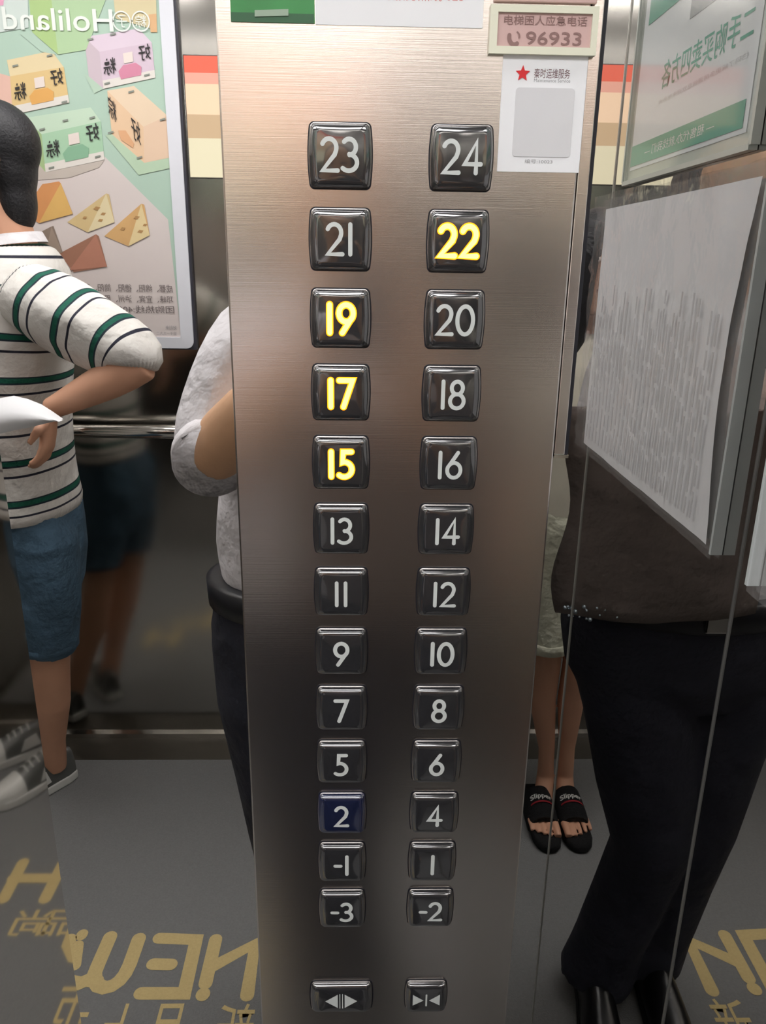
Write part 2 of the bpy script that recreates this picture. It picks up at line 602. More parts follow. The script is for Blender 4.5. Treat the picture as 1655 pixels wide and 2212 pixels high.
def barrel(hw, hh, bow, r, n=7):
    """outline with flat top and bottom and bowed sides"""
    base = rrect(-hw, -hh, hw, hh, r, n)
    full = []
    for i in range(len(base)):
        a, b = Vector(base[i]), Vector(base[(i + 1) % len(base)])
        full.append(a)
        if (b - a).length > hh * 0.5:
            for k in range(1, 8):
                full.append(a.lerp(b, k / 8))
    return [(p.x + math.copysign(bow * (1 - (p.y / hh) ** 2), p.x) * min(1, abs(p.x) / hw), p.y) for p in full]


def dome(a, b, hw, hh, top):
    return top - 0.0006 * ((a / hw) ** 2 + (b / hh) ** 2)


def make_button(x, z, hw, hh, body_mat, label, top=0.0062):
    out = barrel(hw, hh, 0.0013, 0.0026)
    c = Vector((x, -0.004, z))
    rings = ((1.0, 0.0), (1.0, 0.0016), (0.975, 0.0031), (0.93, 0.0045), (0.87, 0.0055))
    mb = MB()
    n = len(out)
    vs_ = []
    for s, h in rings:
        for a, b in out:
            ins = (1 - s) * hw
            a2 = a - math.copysign(min(abs(a), ins), a)
            b2 = b - math.copysign(min(abs(b), ins), b)
            vs_.append(c + Vector((a2, -h, b2)))
    for s in (0.72, 0.45, 0.18):
        for a, b in out:
            vs_.append(c + Vector((a * s, -dome(a * s, b * s, hw, hh, top), b * s)))
    nr = len(vs_) // n
    fs = []
    for i in range(nr - 1):
        for k in range(n):
            fs.append((i * n + k, i * n + (k + 1) % n, (i + 1) * n + (k + 1) % n, (i + 1) * n + k))
    fs.append(tuple((nr - 1) * n + k for k in range(n)))
    mb.add(vs_, fs)
    o = mb.build('floor_button', body_mat, cop, smooth=True)
    o['label'] = label
    # thin rim where the button leaves the plate
    rim = MB()
    vs_ = []
    for g, h in ((1.0005, 0.0004), (1.035, 0.0004), (1.035, 0.0)):
        for a, b in out:
            vs_.append(c + Vector((a * g, -h, b * g)))
    fs = [(i * n + k, i * n + (k + 1) % n, (i + 1) * n + (k + 1) % n, (i + 1) * n + k) for i in range(2) for k in range(n)]
    rim.add(vs_, fs)
    rim.build('button_rim', GAP, o)
    return o, c


def on_button(c, hw, hh, h, top=0.0062):
    return lambda a, b: c + Vector((a, -(dome(a, b, hw, hh, top) + h), b))


rows = [('23', '24'), ('21', '22'), ('19', '20'), ('17', '18'), ('15', '16'), ('13', '14'), ('11', '12'),
        ('9', '10'), ('7', '8'), ('5', '6'), ('2', '4'), ('-1', '1'), ('-3', '-2')]
LIT = {'22', '19', '17', '15'}
HW, HH = 0.0170, 0.0174
for r, pair in enumerate(rows):
    for cidx, s in enumerate(pair):
        x = (BX0, BX1)[cidx]
        z = BZ0 - r * BPITCH
        lit = s in LIT
        nm = s.replace('-', 'minus ')
        ob, c = make_button(x, z, HW, HH, BTN_NAVY if s == '2' else BTN,
                            'dark square floor button marked %s%s' % (nm, ', lit amber' if lit else ''))
        if lit:
            mb = ribbon(numeral_paths(s, 0.0166, 0.22), 0.0044, on_button(c, HW, HH, 0.00020), MB(), (0, -0.00002, 0))
            e = mb.build('numeral_glow', NUM_HALO, ob)
            mb = ribbon(numeral_paths(s, 0.0166, 0.22), 0.0029, on_button(c, HW, HH, 0.00035), MB(), (0, -0.00002, 0))
            e = mb.build('numeral', NUM_ON, ob)
            e['label'] = 'glowing amber numeral'
        else:
            mb = ribbon(numeral_paths(s, 0.0166), 0.0025 if r < 7 else 0.0028, on_button(c, HW, HH, 0.00025), MB(), (0, -0.00002, 0))
            mb.build('numeral', NUM_OFF, ob)

# door buttons
for (px, py, hw, lab, kind) in ((738, 2139, 0.0243, 'wide door-open button with outward arrows', 'open'),
                                (919, 2137, 0.0162, 'door-close button with inward arrows', 'close')):
    x, z = front(px, py)
    hh = 0.0152
    ob, c = make_button(x, z, hw, hh, BTN, lab)
    ob.name = 'door_button'
    fn = on_button(c, hw, hh, 0.00025)
    mb = MB()
    if kind == 'open':
        for s in (-1, 1):
            mb.add([fn(s * 0.0028, 0.0072), fn(s * 0.0028, -0.0072), fn(s * 0.0132, 0.0)], [(0, 1, 2) if s < 0 else (0, 2, 1)])
        ribbon([[(-0.0011, -0.0075), (-0.0011, 0.0075)], [(0.0011, -0.0075), (0.0011, 0.0075)]], 0.0007, fn, mb)
    else:
        for s in (-1, 1):
            mb.add([fn(s * 0.0112, 0.0058), fn(s * 0.0112, -0.0058), fn(s * 0.0022, 0.0)], [(0, 1, 2) if s > 0 else (0, 2, 1)])
        ribbon([[(0, -0.0058), (0, 0.0058)]], 0.0014, fn, mb)
    mb.build('arrow_symbol', NUM_OFF, ob)


# notices on the plate ------------------------------------------------------------
def fq(*pix):
    return [front(*p) for p in pix]


def shift(p, px, py):
    return p


S0 = Plane((0, -0.0041, 0), (1, 0, 0), (0, 0, 1), (0, -1, 0))
# green print and white sheet along the top
gx0, gz0 = front(502, 52)
gx1, _ = front(681, 52)
wx1, wz0 = front(1040, 66)
g = poly('printed_card', S0, rect(gx0, gz0, gx1, 1.73), 0, mat('print_green', (46, 132, 66), 0.35, vary=0.35, nscale=35), None)
tag(g, 'green printed card taped at the top of the button plate', 'card')
poly('printed_caption', S0, fq((553, 42), (625, 40), (625, 26), (553, 28)), 0.0009, mat('caption_grey', (150, 170, 150), 0.5), g)
poly('printed_band', S0, rect(gx0, gz0, gx1 - 0.0005, gz0 + 0.0045), 0.0004, mat('print_dark_green', (30, 88, 52), 0.4), g)
w = poly('paper_notice', S0, rect(gx1 + 0.0004, wz0, wx1, 1.73), 0, PAPER, None)
tag(w, 'white paper notice beside the green card above button 23', 'notice')
a, b = front(770, 0), front(1000, 0)
text('printed_line', '24小时服务热线 028', S0, (a[0], a[1] - 0.001, b[0], a[1] + 0.005), 0.0004, mat('pale_red_ink', (214, 150, 150), 0.8), w)

# emergency phone plates
CREAM = mat('cream_plastic', (226, 226, 206), 0.45)
PINK = mat('pink_plate', (205, 172, 168), 0.35, vary=0.04)
TXTP = mat('dim_red_brown_ink', (140, 108, 104), 0.6)


def plate(p00, p11, line1, line2, label):
    (x0, z1), (x1, z0) = front(*p00), front(*p11)
    t = tag(empty('emergency_phone_plate', ((x0 + x1) / 2, -0.0041, z0)), label, 'plate', 'emergency phone plates')
    fr_ = MB()
    for a, b, c, d in ((x0, x1, z0, z0 + 0.0038), (x0, x1, z1 - 0.0036, z1), (x0, x0 + 0.0042, z0 + 0.0038, z1 - 0.0036), (x1 - 0.0034, x1, z0 + 0.0038, z1 - 0.0036)):
        fr_.box(a, b, -0.0072, -0.0042, c, d)
    fr_.build('frame', CREAM, t)
    MB().box(x0 + 0.003, x1 - 0.003, -0.0058, -0.0042, z0 + 0.003, z1 - 0.003).build('plate_face', PINK, t)
    pl = Plane((x0, -0.0058, z0), (1, 0, 0), (0, 0, 1), (0, -1, 0))
    W, Hh = x1 - x0, z1 - z0
    text('printed_line', line1, pl, (W * 0.13, Hh * 0.60, W * 0.90, Hh * 0.80), 0.0003, TXTP, t, offset=0.006)
    text('printed_number', line2, pl, (W * 0.34, Hh * 0.20, W * 0.86, Hh * 0.48), 0.0003, TXTP, t, offset=0.01)
    # handset mark
    mb = ribbon([arc(W * 0.235, Hh * 0.36, W * 0.05, Hh * 0.16, 170, 300)], 0.0022, lambda a, b: pl.at(a, b, 0.0004), MB())
    ribbon([arc(W * 0.235, Hh * 0.36, W * 0.045, Hh * 0.11, -10, 60)], 0.0008, lambda a, b: pl.at(a, b, 0.0004), mb)
    mb.build('handset_mark', TXTP, t)
    return t


plate((1057, 17), (1279, 127), '电梯困人应急电话', '96933', 'cream-framed pink emergency phone plate reading 96933')
x0, z0 = front(1064, 10)
x1, z1 = front(1284, 8)
u = MB().box(x0, x1, -0.0062, -0.0041, z0, z0 + 0.03).build('number_plate', PINK, None, bevel=0.0005)
tag(u, 'pink plate cut off by the top edge, above the emergency phone plate', 'plate')
pl = Plane((x0, -0.0062, z0), (1, 0, 0), (0, 0, 1), (0, -1, 0))
text('printed_number', '96933', pl, (0.028, 0.002, 0.044, 0.009), 0.0003, TXTP, u)

# white sticker with star
P4 = fq((1071, 372), (1246, 375), (1262, 128), (1090, 126))
(x0, z0), (x1, _), (_, z1) = P4[0], P4[1], P4[3]
z1 += 0.002
st = poly('sticker', S0, rect(x0, z0, x1, z1), 0.0, PAPER, None)
tag(st, 'white paper sticker with a red star, beside button 24', 'sticker')
cx, cz = front(1126, 163)
star = []
for i in range(10):
    r_ = 0.0042 if i % 2 == 0 else 0.0019
    a = math.radians(90 + 36 * i)
    star.append((cx + r_ * math.cos(a), cz + r_ * math.sin(a)))
poly('red_star', S0, star, 0.0004, mat('star_red', (214, 28, 36), 0.5), st)
a, b = front(1150, 170), front(1228, 155)
text('printed_line', '秦时运维服务', S0, (a[0], a[1] - 0.0006, b[0], b[1] + 0.0004), 0.0004, mat('brown_ink', (120, 92, 96), 0.7), st, offset=0.004)
a, b = front(1150, 181), front(1228, 175)
text('printed_line', 'Maintenance Service', S0, (a[0], a[1], b[0], b[1]), 0.0004, INKG, st)
(a, b) = front(1103, 340), front(1238, 195)
fr_ = rrect(a[0], a[1], b[0], b[1], 0.002)
poly('printed_box', S0, fr_, 0.0004, mat('box_tint', (214, 214, 217), 0.8), st)
a, b = front(1130, 355), front(1190, 347)
text('printed_line', '编号:10023', S0, (a[0], a[1], b[0], b[1]), 0.0004, INKG, st)

# ================================================================== RIGHT WALL NOTICES
SWP = Plane((XW - 0.0005, 0, 0), (0, -1, 0), (0, 0, 1), (-1, 0, 0))     # u = -y


def sp_(px, py):
    y, z = side(px, py)
    return (-y, z)


ac = tag(empty('notice_frame', (XW, -0.2, 1.577)), 'clear acrylic notice holder with a green and white notice on the right wall', 'notice holder')
AC = plastic_film('acrylic', (0.98, 0.99, 0.985), haze=0.04, bump=0.0)
ACE = mat('acrylic_edge', (196, 202, 196), 0.25, vary=0.05, spec=0.6)
u0, u1, zb, zt = 0.066, 0.332, 1.577, 1.96
MB().box(XW - 0.002, XW - 0.0005, -u1, -u0, zb, zt).build('back_plate', ACE, ac)
poly('notice_sheet', SWP, rect(u0 + 0.016, zb + 0.010, u1 - 0.008, zt - 0.01), 0.0018, PAPER, ac)
GRN = mat('notice_green', (78, 168, 142), 0.6, vary=0.05)
poly('green_band', SWP, rect(0.088, 1.5905, 0.323, 1.6085), 0.0023, GRN, ac)
a, b = sp_(1414, 51), sp_(1480, 0)
poly('green_header', SWP, rect(0.225, a[1], 0.312, 1.93), 0.0023, GRN, ac)
a = sp_(1498, 42)
poly('grey_picture', SWP, rect(0.095, a[1], a[0], 1.80), 0.0023, mat('picture_grey', (150, 152, 156), 0.7), ac)
text('green_heading', '二手购买卖四方各', SWP, (0.092, 1.646, 0.262, 1.668), 0.0023, GRN, ac, offset=0.008)
text('grey_line', '扫码了解更多房源信息欢迎来电咨询', SWP, (0.094, 1.6345, 0.262, 1.6385), 0.0023, INKL, ac)
text('white_line', '— 租售代办,就找我们 —', SWP, (0.135, 1.5955, 0.285, 1.6035), 0.0027, PAPER, ac)
MB().box(XW - 0.0062, XW - 0.0042, -u1, -u0, zb, zt).build('cover_pane', AC, ac)
ed = MB()
ed.box(XW - 0.0068, XW - 0.0005, -u1, -u0, zb - 0.003, zb + 0.001)
ed.box(XW - 0.0068, XW - 0.0005, -u1 - 0.002, -u1 + 0.001, zb, zt)
ed.box(XW - 0.0068, XW - 0.0005, -u0 - 0.001, -u0 + 0.003, zb, zt)
ed.build('edge_frame', ACE, ac)
for yy in (-0.10, -0.30):
    MB().tube([(XW - 0.0005, yy, 1.83), (XW - 0.010, yy, 1.83)], [0.006, 0.006], 14).build('fixing_screw', CHROME, ac, smooth=True)

# plastic sleeve with a printed sheet
sl = tag(empty('plastic_sleeve', (XW, -0.22, 1.295)), 'crinkled clear plastic sleeve with a printed sheet, below the acrylic holder', 'document sleeve')
FILM = plastic_film('sleeve_film', (0.97, 0.97, 0.97), bump=0.003, haze=0.10, gloss=0.6)


def wavy(name, u0, u1, z0, z1, off, amp, material, nu=40, nz=30, crinkle=None, parent=None, bow=0.0, floor_h=0.0006):
    mb = MB()
    vs_ = []
    for i in range(nu + 1):
        for j in range(nz + 1):
            a = i / nu
            b = j / nz
            uu = u0 + (u1 - u0) * a
            if crinkle and i == nu:
                uu += crinkle * noise.noise(Vector((j * 1.7, 3.1, 0)))
            if bow and i == 0:
                pass
            if bow:
                uu += bow * (1 - a) * math.sin(b * math.pi)
            zz = z0 + (z1 - z0) * b
            h = off + amp * ((1 + 3 * b ** 8) if crinkle else 1) * (noise.noise(Vector((uu * 14, zz * 14, off * 900))) + 0.5 * noise.noise(Vector((uu * 40, zz * 30, 2))))
            vs_.append(SWP.at(uu, zz, max(floor_h, h)))
    fs = [(i * (nz + 1) + j, (i + 1) * (nz + 1) + j, (i + 1) * (nz + 1) + j + 1, i * (nz + 1) + j + 1) for i in range(nu) for j in range(nz)]
    mb.add(vs_, fs)
    return mb.build(name, material, parent, smooth=True)


wavy('printed_sheet', 0.046, 0.388, 1.301, 1.556, 0.003, 0.0012, PAPER, parent=sl, bow=0.016)
wavy('sleeve_front', 0.028, 0.412, 1.296, 1.570, 0.0075, 0.0018, FILM, crinkle=0.014, parent=sl, floor_h=0.0066)
wavy('sleeve_back', 0.028, 0.405, 1.296, 1.566, 0.0009, 0.0002, FILM, parent=sl)
# printed lines run down the sheet
lines = MB()
for i in range(26):
    uu = 0.075 + i * 0.0118
    zz = 1.312
    while zz < 1.47 - 0.02 * (i % 3):
        L = 0.012 + 0.03 * random.random()
        lines.prism([SWP.at(uu, zz, 0.0052), SWP.at(uu + 0.0028, zz, 0.0052), SWP.at(uu + 0.0028, min(zz + L, 1.48), 0.0052), SWP.at(uu, min(zz + L, 1.48), 0.0052)], SWP.n, 0.0002)
        zz += L + 0.004
lo = lines.build('text_lines', INKL, sl)
lo['kind'] = 'stuff'
MB().box(XW - 0.009, XW - 0.0005, -0.0295, -0.0265, 1.30, 1.57).build('sleeve_spine', mat('spine_plastic', (190, 196, 196), 0.3), sl)

# ================================================================== REAR WALL: POSTERS, HANDRAIL
YP = -YR - 0.020          # virtual depth of the poster print


def rp(px, py):           # poster coordinates (u = -x, v = z)
    p = hit(px, py, 1, YP)
    return (-p.x, p.z)


RWP = Plane((0, -YP, 0), (-1, 0, 0), (0, 0, 1), (0, 1, 0))
po = tag(empty('advert_poster', (-0.8, YR, 1.25)), 'framed pastel poster of gift boxes and rice dumplings on the rear wall', 'poster')
u_r = 0.470
u_l = 1.16
zb_, zt_ = 1.262, 2.20
PFR = mat('poster_frame_white', (222, 224, 232), 0.35, vary=0.03)
frm = MB()
out = rrect(u_r, zb_, u_l, zt_, 0.02)
inn = rrect(u_r + 0.034, zb_ + 0.030, u_l - 0.034, zt_ - 0.03, 0.004)
n = len(out)
vs_ = [RWP.at(a, b, h) for pts, h in ((out, -0.019), (out, 0.004), (inn, 0.006), (inn, -0.0005)) for a, b in pts]
fs = [(i * n + k, i * n + (k + 1) % n, (i + 1) * n + (k + 1) % n, (i + 1) * n + k) for i in range(3) for k in range(n)]
frm.add(vs_, fs)
frm.build('poster_frame', PFR, po)
MB().box(-u_l - 0.003, -u_r + 0.006, YR, -YP - 0.002, zb_ - 0.004, zt_ + 0.003).build('backing_board', mat('frame_edge_dark', (60, 60, 70), 0.5), po)


ART = [0]


def art(name, pix, h, rgb, vary=0.04):
    ART[0] += 1
    rgb = tuple(int(v * 0.86 + 0.14 * 232) for v in rgb)
    return poly(name, RWP, [rp(*p) for p in pix], h * 0.0007 + ART[0] * 0.000012, mat('print_%d_%d_%d' % rgb, rgb, 0.55, vary=vary, nscale=12), po, t=0.0002)


MINT, PNK = (176, 202, 186), (212, 200, 196)
poly('mint_ground', RWP, rect(u_r + 0.03, zb_ + 0.028, u_l - 0.03, zt_ - 0.028), -0.0008, mat('print_mint', MINT, 0.55, vary=0.04, nscale=8), po, t=0.0004)
art('pink_ground', [(-330, 240), (60, 262), (120, 330), (226, 338), (363, 474), (393, 738), (-330, 748)], 0, PNK)
# boxes: top, front, side faces, base strip, figure; text
boxes = [
    # purple box
    dict(top=[(182, 80), (300, 62), (328, 92), (215, 112)], front=[(215, 112), (328, 92), (336, 168), (224, 192)],
         sidef=[(182, 80), (215, 112), (224, 192), (192, 165)], c=((216, 196, 214), (208, 186, 204), (196, 178, 188)), fig=(206, 120, 150), ft=0.5),
    # yellow box
    dict(top=[(15, 130), (112, 110), (138, 145), (22, 165)], front=[(22, 165), (138, 145), (150, 222), (28, 248)],
         sidef=[(-30, 150), (22, 165), (28, 248), (-22, 220)], c=((224, 204, 156), (220, 186, 120), (224, 178, 160)), fig=(222, 158, 70), ft=0.5),
    # green box
    dict(top=[(54, 255), (196, 232), (218, 262), (90, 290)], front=[(90, 290), (218, 262), (226, 345), (99, 372)],
         sidef=[(54, 255), (90, 290), (99, 372), (60, 330)], c=((190, 216, 190), (158, 200, 164), (150, 180, 120)), fig=(120, 172, 136), ft=0.5),
]
for bx_ in boxes:
    art('box_top', bx_['top'], 1, bx_['c'][0])
    f = bx_['front']
    art('box_front', f, 1, bx_['c'][1])
    art('box_side', bx_['sidef'], 1, bx_['c'][2])

    def lerp2(s, t_, q=f):
        a = (q[0][0] + (q[1][0] - q[0][0]) * s, q[0][1] + (q[1][1] - q[0][1]) * s)
        b = (q[3][0] + (q[2][0] - q[3][0]) * s, q[3][1] + (q[2][1] - q[3][1]) * s)
        return (a[0] + (b[0] - a[0]) * t_, a[1] + (b[1] - a[1]) * t_)
    art('box_base', [lerp2(0, 0.78), lerp2(1, 0.78), lerp2(1, 1), lerp2(0, 1)], 2, (222, 216, 208))
    art('box_figure', [lerp2(0.35, 0.85), lerp2(0.32, 0.62), lerp2(0.42, 0.48), lerp2(0.66, 0.48), lerp2(0.76, 0.62), lerp2(0.74, 0.85)], 3, bx_['fig'])
    art('box_figure', [lerp2(0.44, 0.44), lerp2(0.44, 0.16), lerp2(0.62, 0.16), lerp2(0.62, 0.44)], 3, (228, 214, 206))
    for ch, s0, s1, t0, t1 in (('好', 0.74, 0.96, 0.02, 0.46), ('粽', 0.05, 0.28, 0.22, 0.66)):
        a = rp(*lerp2(s1, t1))
        b = rp(*lerp2(s0, t0))
        sk = rp(*lerp2(s0, t1))[1] - a[1]
        text('box_character', ch, RWP, (a[0], a[1], b[0], a[1] + (b[1] - a[1] - sk)), 0.0036, INK, po, skew=sk, offset=0.008)
# orange box seen end-on, green box behind the name, corner box
art('box_top', [(232, 196), (290, 186), (362, 250), (310, 274)], 1, (230, 204, 172))
art('box_side', [(232, 196), (310, 274), (312, 352), (242, 290)], 1, (228, 190, 150))
art('box_front', [(310, 274), (362, 250), (370, 340), (312, 352)], 1, (226, 192, 162))
art('box_figure', [(256, 282), (272, 282), (290, 310), (288, 320), (262, 302)], 3, (220, 160, 112))
for ch, x0, y0, x1, y1 in (('粽', 234, 222, 254, 268), ('好', 284, 268, 306, 316)):
    a, b = rp(x1, y1), rp(x0, y0)
    text('box_character', ch, RWP, (a[0], a[1], b[0], b[1]), 0.0036, INK, po, skew=0.02, offset=0.006)
art('box_side', [(62, -10), (110, -10), (126, 118), (70, 70)], 1, (160, 194, 116))
art('box_front', [(110, -10), (240, -30), (186, 108), (126, 118)], 1, (166, 200, 150))
art('mint_shadow', [(44, 74), (70, 70), (122, 118), (90, 112)], 1, (168, 196, 178))
art('box_front', [(242, -40), (336, -40), (340, 66), (250, 40)], 1, (212, 196, 150))
art('box_figure', [(322, 32), (338, 30), (340, 70), (326, 70)], 2, (216, 166, 112))
art('pink_box_corner', [(-60, -30), (60, -30), (62, 60), (-60, 80)], 1, (200, 214, 208))
art('box_figure', [(-10, -10), (10, -10), (8, 12), (-10, 14)], 2, (222, 150, 180))
art('mint_shadow', [(182, 160), (192, 165), (224, 192), (204, 202)], 1, (172, 200, 178))
art('mint_shadow', [(228, 292), (242, 290), (312, 352), (372, 340), (374, 362), (300, 378)], 1, (176, 204, 172))
art('pink_shadow', [(62, 330), (99, 372), (226, 346), (214, 362), (150, 384), (70, 390)], 1, (190, 178, 168))
# dumplings
DUMP = [([(92, 398), (128, 392), (132, 396), (158, 462), (85, 482), (48, 460)], [(132, 396), (158, 462), (85, 482)], (206, 132, 70), (214, 166, 82)),
        ([(230, 418), (236, 420), (248, 480), (190, 502), (146, 480)], [(230, 418), (248, 480), (190, 502)], (208, 180, 122), (222, 206, 160)),
        ([(306, 440), (312, 442), (324, 508), (278, 532), (226, 510)], [(306, 440), (324, 508), (278, 532)], (204, 156, 92), (222, 198, 142)),
        ([(110, 490), (116, 488), (136, 545), (90, 570), (52, 520)], [(112, 490), (136, 545), (96, 560)], (122, 104, 90), (144, 124, 108)),
        ([(208, 506), (214, 510), (232, 576), (160, 588), (128, 548)], [(208, 506), (232, 576), (150, 584)], (150, 96, 72), (176, 110, 86))]
for outp, hi, c1, c2 in DUMP:
    art('rice_dumpling', outp, 2, c1, vary=0.15)
    art('dumpling_face', hi, 3, c2, vary=0.15)
for mx, my in ((196, 83), (245, 72), (232, 178), (318, 160), (42, 240), (140, 218), (34, 140), (108, 118), (92, 277), (142, 258), (200, 252), (112, 360), (212, 336), (284, 196), (352, 256), (302, 338), (240, 284)):
    art('printed_mark', [(mx - 6, my + 2), (mx + 6, my - 1), (mx + 6, my + 3), (mx - 6, my + 6)], 3.4, (120, 128, 118))
for mx, my, q in ((210, 450, 8), (224, 462, 6), (184, 470, 5), (218, 476, 6), (296, 470, 7), (304, 500, 7), (314, 486, 5), (266, 494, 6)):
    art('filling_spot', [(mx - q, my + 2), (mx - 2, my - q * 0.5), (mx + q, my - 2), (mx + 2, my + q * 0.6)], 3.2, (168, 122, 66))
# lettering
a, b = rp(247, 70), rp(4, 16)
text('brand_lettering', 'Holiland', RWP, (a[0], a[1], b[0], b[1]), 0.0040, mat('print_white', (232, 238, 232), 0.5), po, offset=0.008)
PW = MATS['print_white']
for ccx, ch in ((305, '粽'), (264, '子')):
    q = rp(ccx, 47)
    ring = ribbon([arc(q[0], q[1], 0.021, 0.021, 0, 360, 24)], 0.003, lambda a, b: RWP.at(a, b, 0.0040), MB())
    ring.build('round_mark', PW, po)
    text('mark_character', ch, RWP, (q[0] - 0.013, q[1] - 0.013, q[0] + 0.013, q[1] + 0.013), 0.0040, PW, po)
PINK_INK = mat('grey_brown_ink', (116, 106, 106), 0.7)
for body, xr, xl, y0, y1 in (('成都、绵阳、德阳、简阳、彭州、', 374, 160, 632, 612), ('邛崃、宜宾、泸州、眉山、乐山、', 375, 160, 655, 636),
                             ('团购热线:400-700-5757', 377, 165, 677, 658)):
    a, b = rp(xr, y0), rp(xl, y1)
    text('printed_line', body, RWP, (a[0], a[1], b[0], b[1]), 0.0022, PINK_INK, po)
art('green_tag', [(268, 696), (298, 696), (308, 708), (296, 720), (262, 718)], 2, (112, 178, 96))
a, b = rp(382, 712), rp(358, 703)
text('printed_line', '好利来', RWP, (a[0], a[1], b[0], b[1]), 0.0022, INKG, po)
a, b = rp(382, 724), rp(338, 716)
text('printed_line', '始于一九九二', RWP, (a[0], a[1], b[0], b[1]), 0.0022, INKG, po)

# red and cream picture board on the rear wall, mostly hidden behind the button plate
RB = Plane((0, YR + 0.006, 0), (-1, 0, 0), (0, 0, 1), (0, 1, 0))
rb = tag(empty('advert_screen', (-0.2, YR, 1.69)), 'glowing red and cream advert screen between the pastel poster and the button plate', 'screen')
bu0, bu1 = 0.03, 0.458
MB().box(-bu1, -bu0, YR, YR + 0.006, 1.700, 1.985).build('screen_housing', mat('board_dark', (60, 54, 54), 0.5), rb)
for nm_, c_, v0, v1 in (('cream_band', (232, 222, 190), 1.702, 1.795), ('tan_band', (206, 176, 140), 1.795, 1.85), ('peach_band', (250, 214, 180), 1.85, 1.92),
                        ('pale_red_band', (236, 170, 150), 1.92, 1.945), ('red_band', (234, 106, 82), 1.945, 1.983)):
    poly(nm_, RB, rect(bu0 + 0.002, v0, bu1 - 0.002, v1), 0.0002, mat('screen_' + nm_, tuple(v // 3 for v in c_), 0.3, vary=0.05, emit=c_, estr=1.15), rb)

hr = tag(empty('handrail', (-0.5, YR, 1.03)), 'round chrome handrail on the rear wall below the poster', 'handrail')
zr = refl(380, 932, 1.66).z
MB().tube([(XL + 0.06, -1.655, zr), (XW - 0.08, -1.655, zr)], [0.0195, 0.0195], 28).build('rail', CHROME, hr, smooth=True)
for x in (XL + 0.14, -0.52, XW - 0.16):
    MB().tube([(x, YR + 0.001, zr), (x, -1.66, zr)], [0.011, 0.011], 14).build('bracket', CHROME, hr, smooth=True)
    MB().tube([(x, YR + 0.0005, zr), (x, YR + 0.006, zr)], [0.03, 0.03], 20).build('bracket_rose', CHROME, hr, smooth=True)


# ================================================================== PEOPLE
def lerp_pts(a, b, n):
    return [Vector(a).lerp(Vector(b), i / (n - 1)) for i in range(n)]


def head_mesh(mb, c, fwd, s=1.0):
    """c = centre of the head; fwd = unit horizontal facing direction"""
    f = Vector(fwd)
    up = Vector((0, 0, 1))
    r_ = f.cross(up)
    prof = [(-0.115, 0.030, 0.034, 0.058), (-0.105, 0.045, 0.046, 0.050), (-0.085, 0.054, 0.068, 0.026), (-0.05, 0.063, 0.083, 0.010),
            (-0.015, 0.071, 0.090, 0.002), (0.02, 0.075, 0.095, -0.002), (0.055, 0.075, 0.096, -0.004), (0.085, 0.066, 0.086, -0.008),
            (0.105, 0.046, 0.064, -0.010), (0.115, 0.018, 0.026, -0.012)]
    pts, rad = [], []
    seg = 24
    vs_ = []
    for z, w, d, o in prof:
        cc = c + up * z * s + f * o * s
        for k in range(seg):
            t = 2 * math.pi * k / seg
            vs_.append(cc + f * math.cos(t) * d * s + r_ * math.sin(t) * w * s)
    nr = len(prof)
    fs = [(i * seg + k, i * seg + (k + 1) % seg, (i + 1) * seg + (k + 1) % seg, (i + 1) * seg + k) for i in range(nr - 1) for k in range(seg)]
    fs += [tuple(range(seg))[::-1], tuple((nr - 1) * seg + k for k in range(seg))]
    mb.add(vs_, fs)
    # nose, brow, ears
    mb.tube([c + f * 0.086 * s + up * 0.022 * s, c + f * 0.100 * s - up * 0.018 * s, c + f * 0.084 * s - up * 0.03 * s], [0.009 * s, 0.014 * s, 0.011 * s], 10)
    for sd in (-1, 1):
        e = c + r_ * sd * 0.076 * s - f * 0.024 * s - up * 0.004 * s
        mb.tube([e + up * 0.030 * s, e + up * 0.016 * s - f * 0.004, e - up * 0.012 * s, e - up * 0.030 * s], [(0.010 * s, 0.008 * s), (0.020 * s, 0.009 * s), (0.016 * s, 0.009 * s), (0.008 * s, 0.008 * s)],
                10, ref=tuple(f))


def face_parts(c, fwd, parent, s=1.0):
    f = Vector(fwd)
    up = Vector((0, 0, 1))
    r_ = f.cross(up)
    for sd in (-1, 1):
        e = c + f * 0.083 * s + r_ * sd * 0.032 * s + up * 0.012 * s
        MB().ball(e, (0.012, 0.012, 0.008), 12, 8).build('eye', EYE, parent, smooth=True)
        ir = MB().ball(e + f * 0.009 * s, (0.005, 0.005, 0.005), 10, 6).build('iris', IRIS, parent, smooth=True)
        MB().tube([e + f * 0.012 * s + up * 0.018 * s - r_ * sd * 0.014, e + f * 0.011 * s + up * 0.022 * s, e + f * 0.004 * s + up * 0.018 * s + r_ * sd * 0.016], [0.003, 0.004, 0.002], 8).build('eyebrow', HAIR, parent, smooth=True)
    mc = c + f * 0.087 * s - up * 0.058 * s
    MB().tube([mc - r_ * 0.022, mc - r_ * 0.01 + f * 0.006, mc + r_ * 0.01 + f * 0.006, mc + r_ * 0.022], [0.003, 0.007, 0.007, 0.003], 8).build('mouth', LIPS, parent, smooth=True)


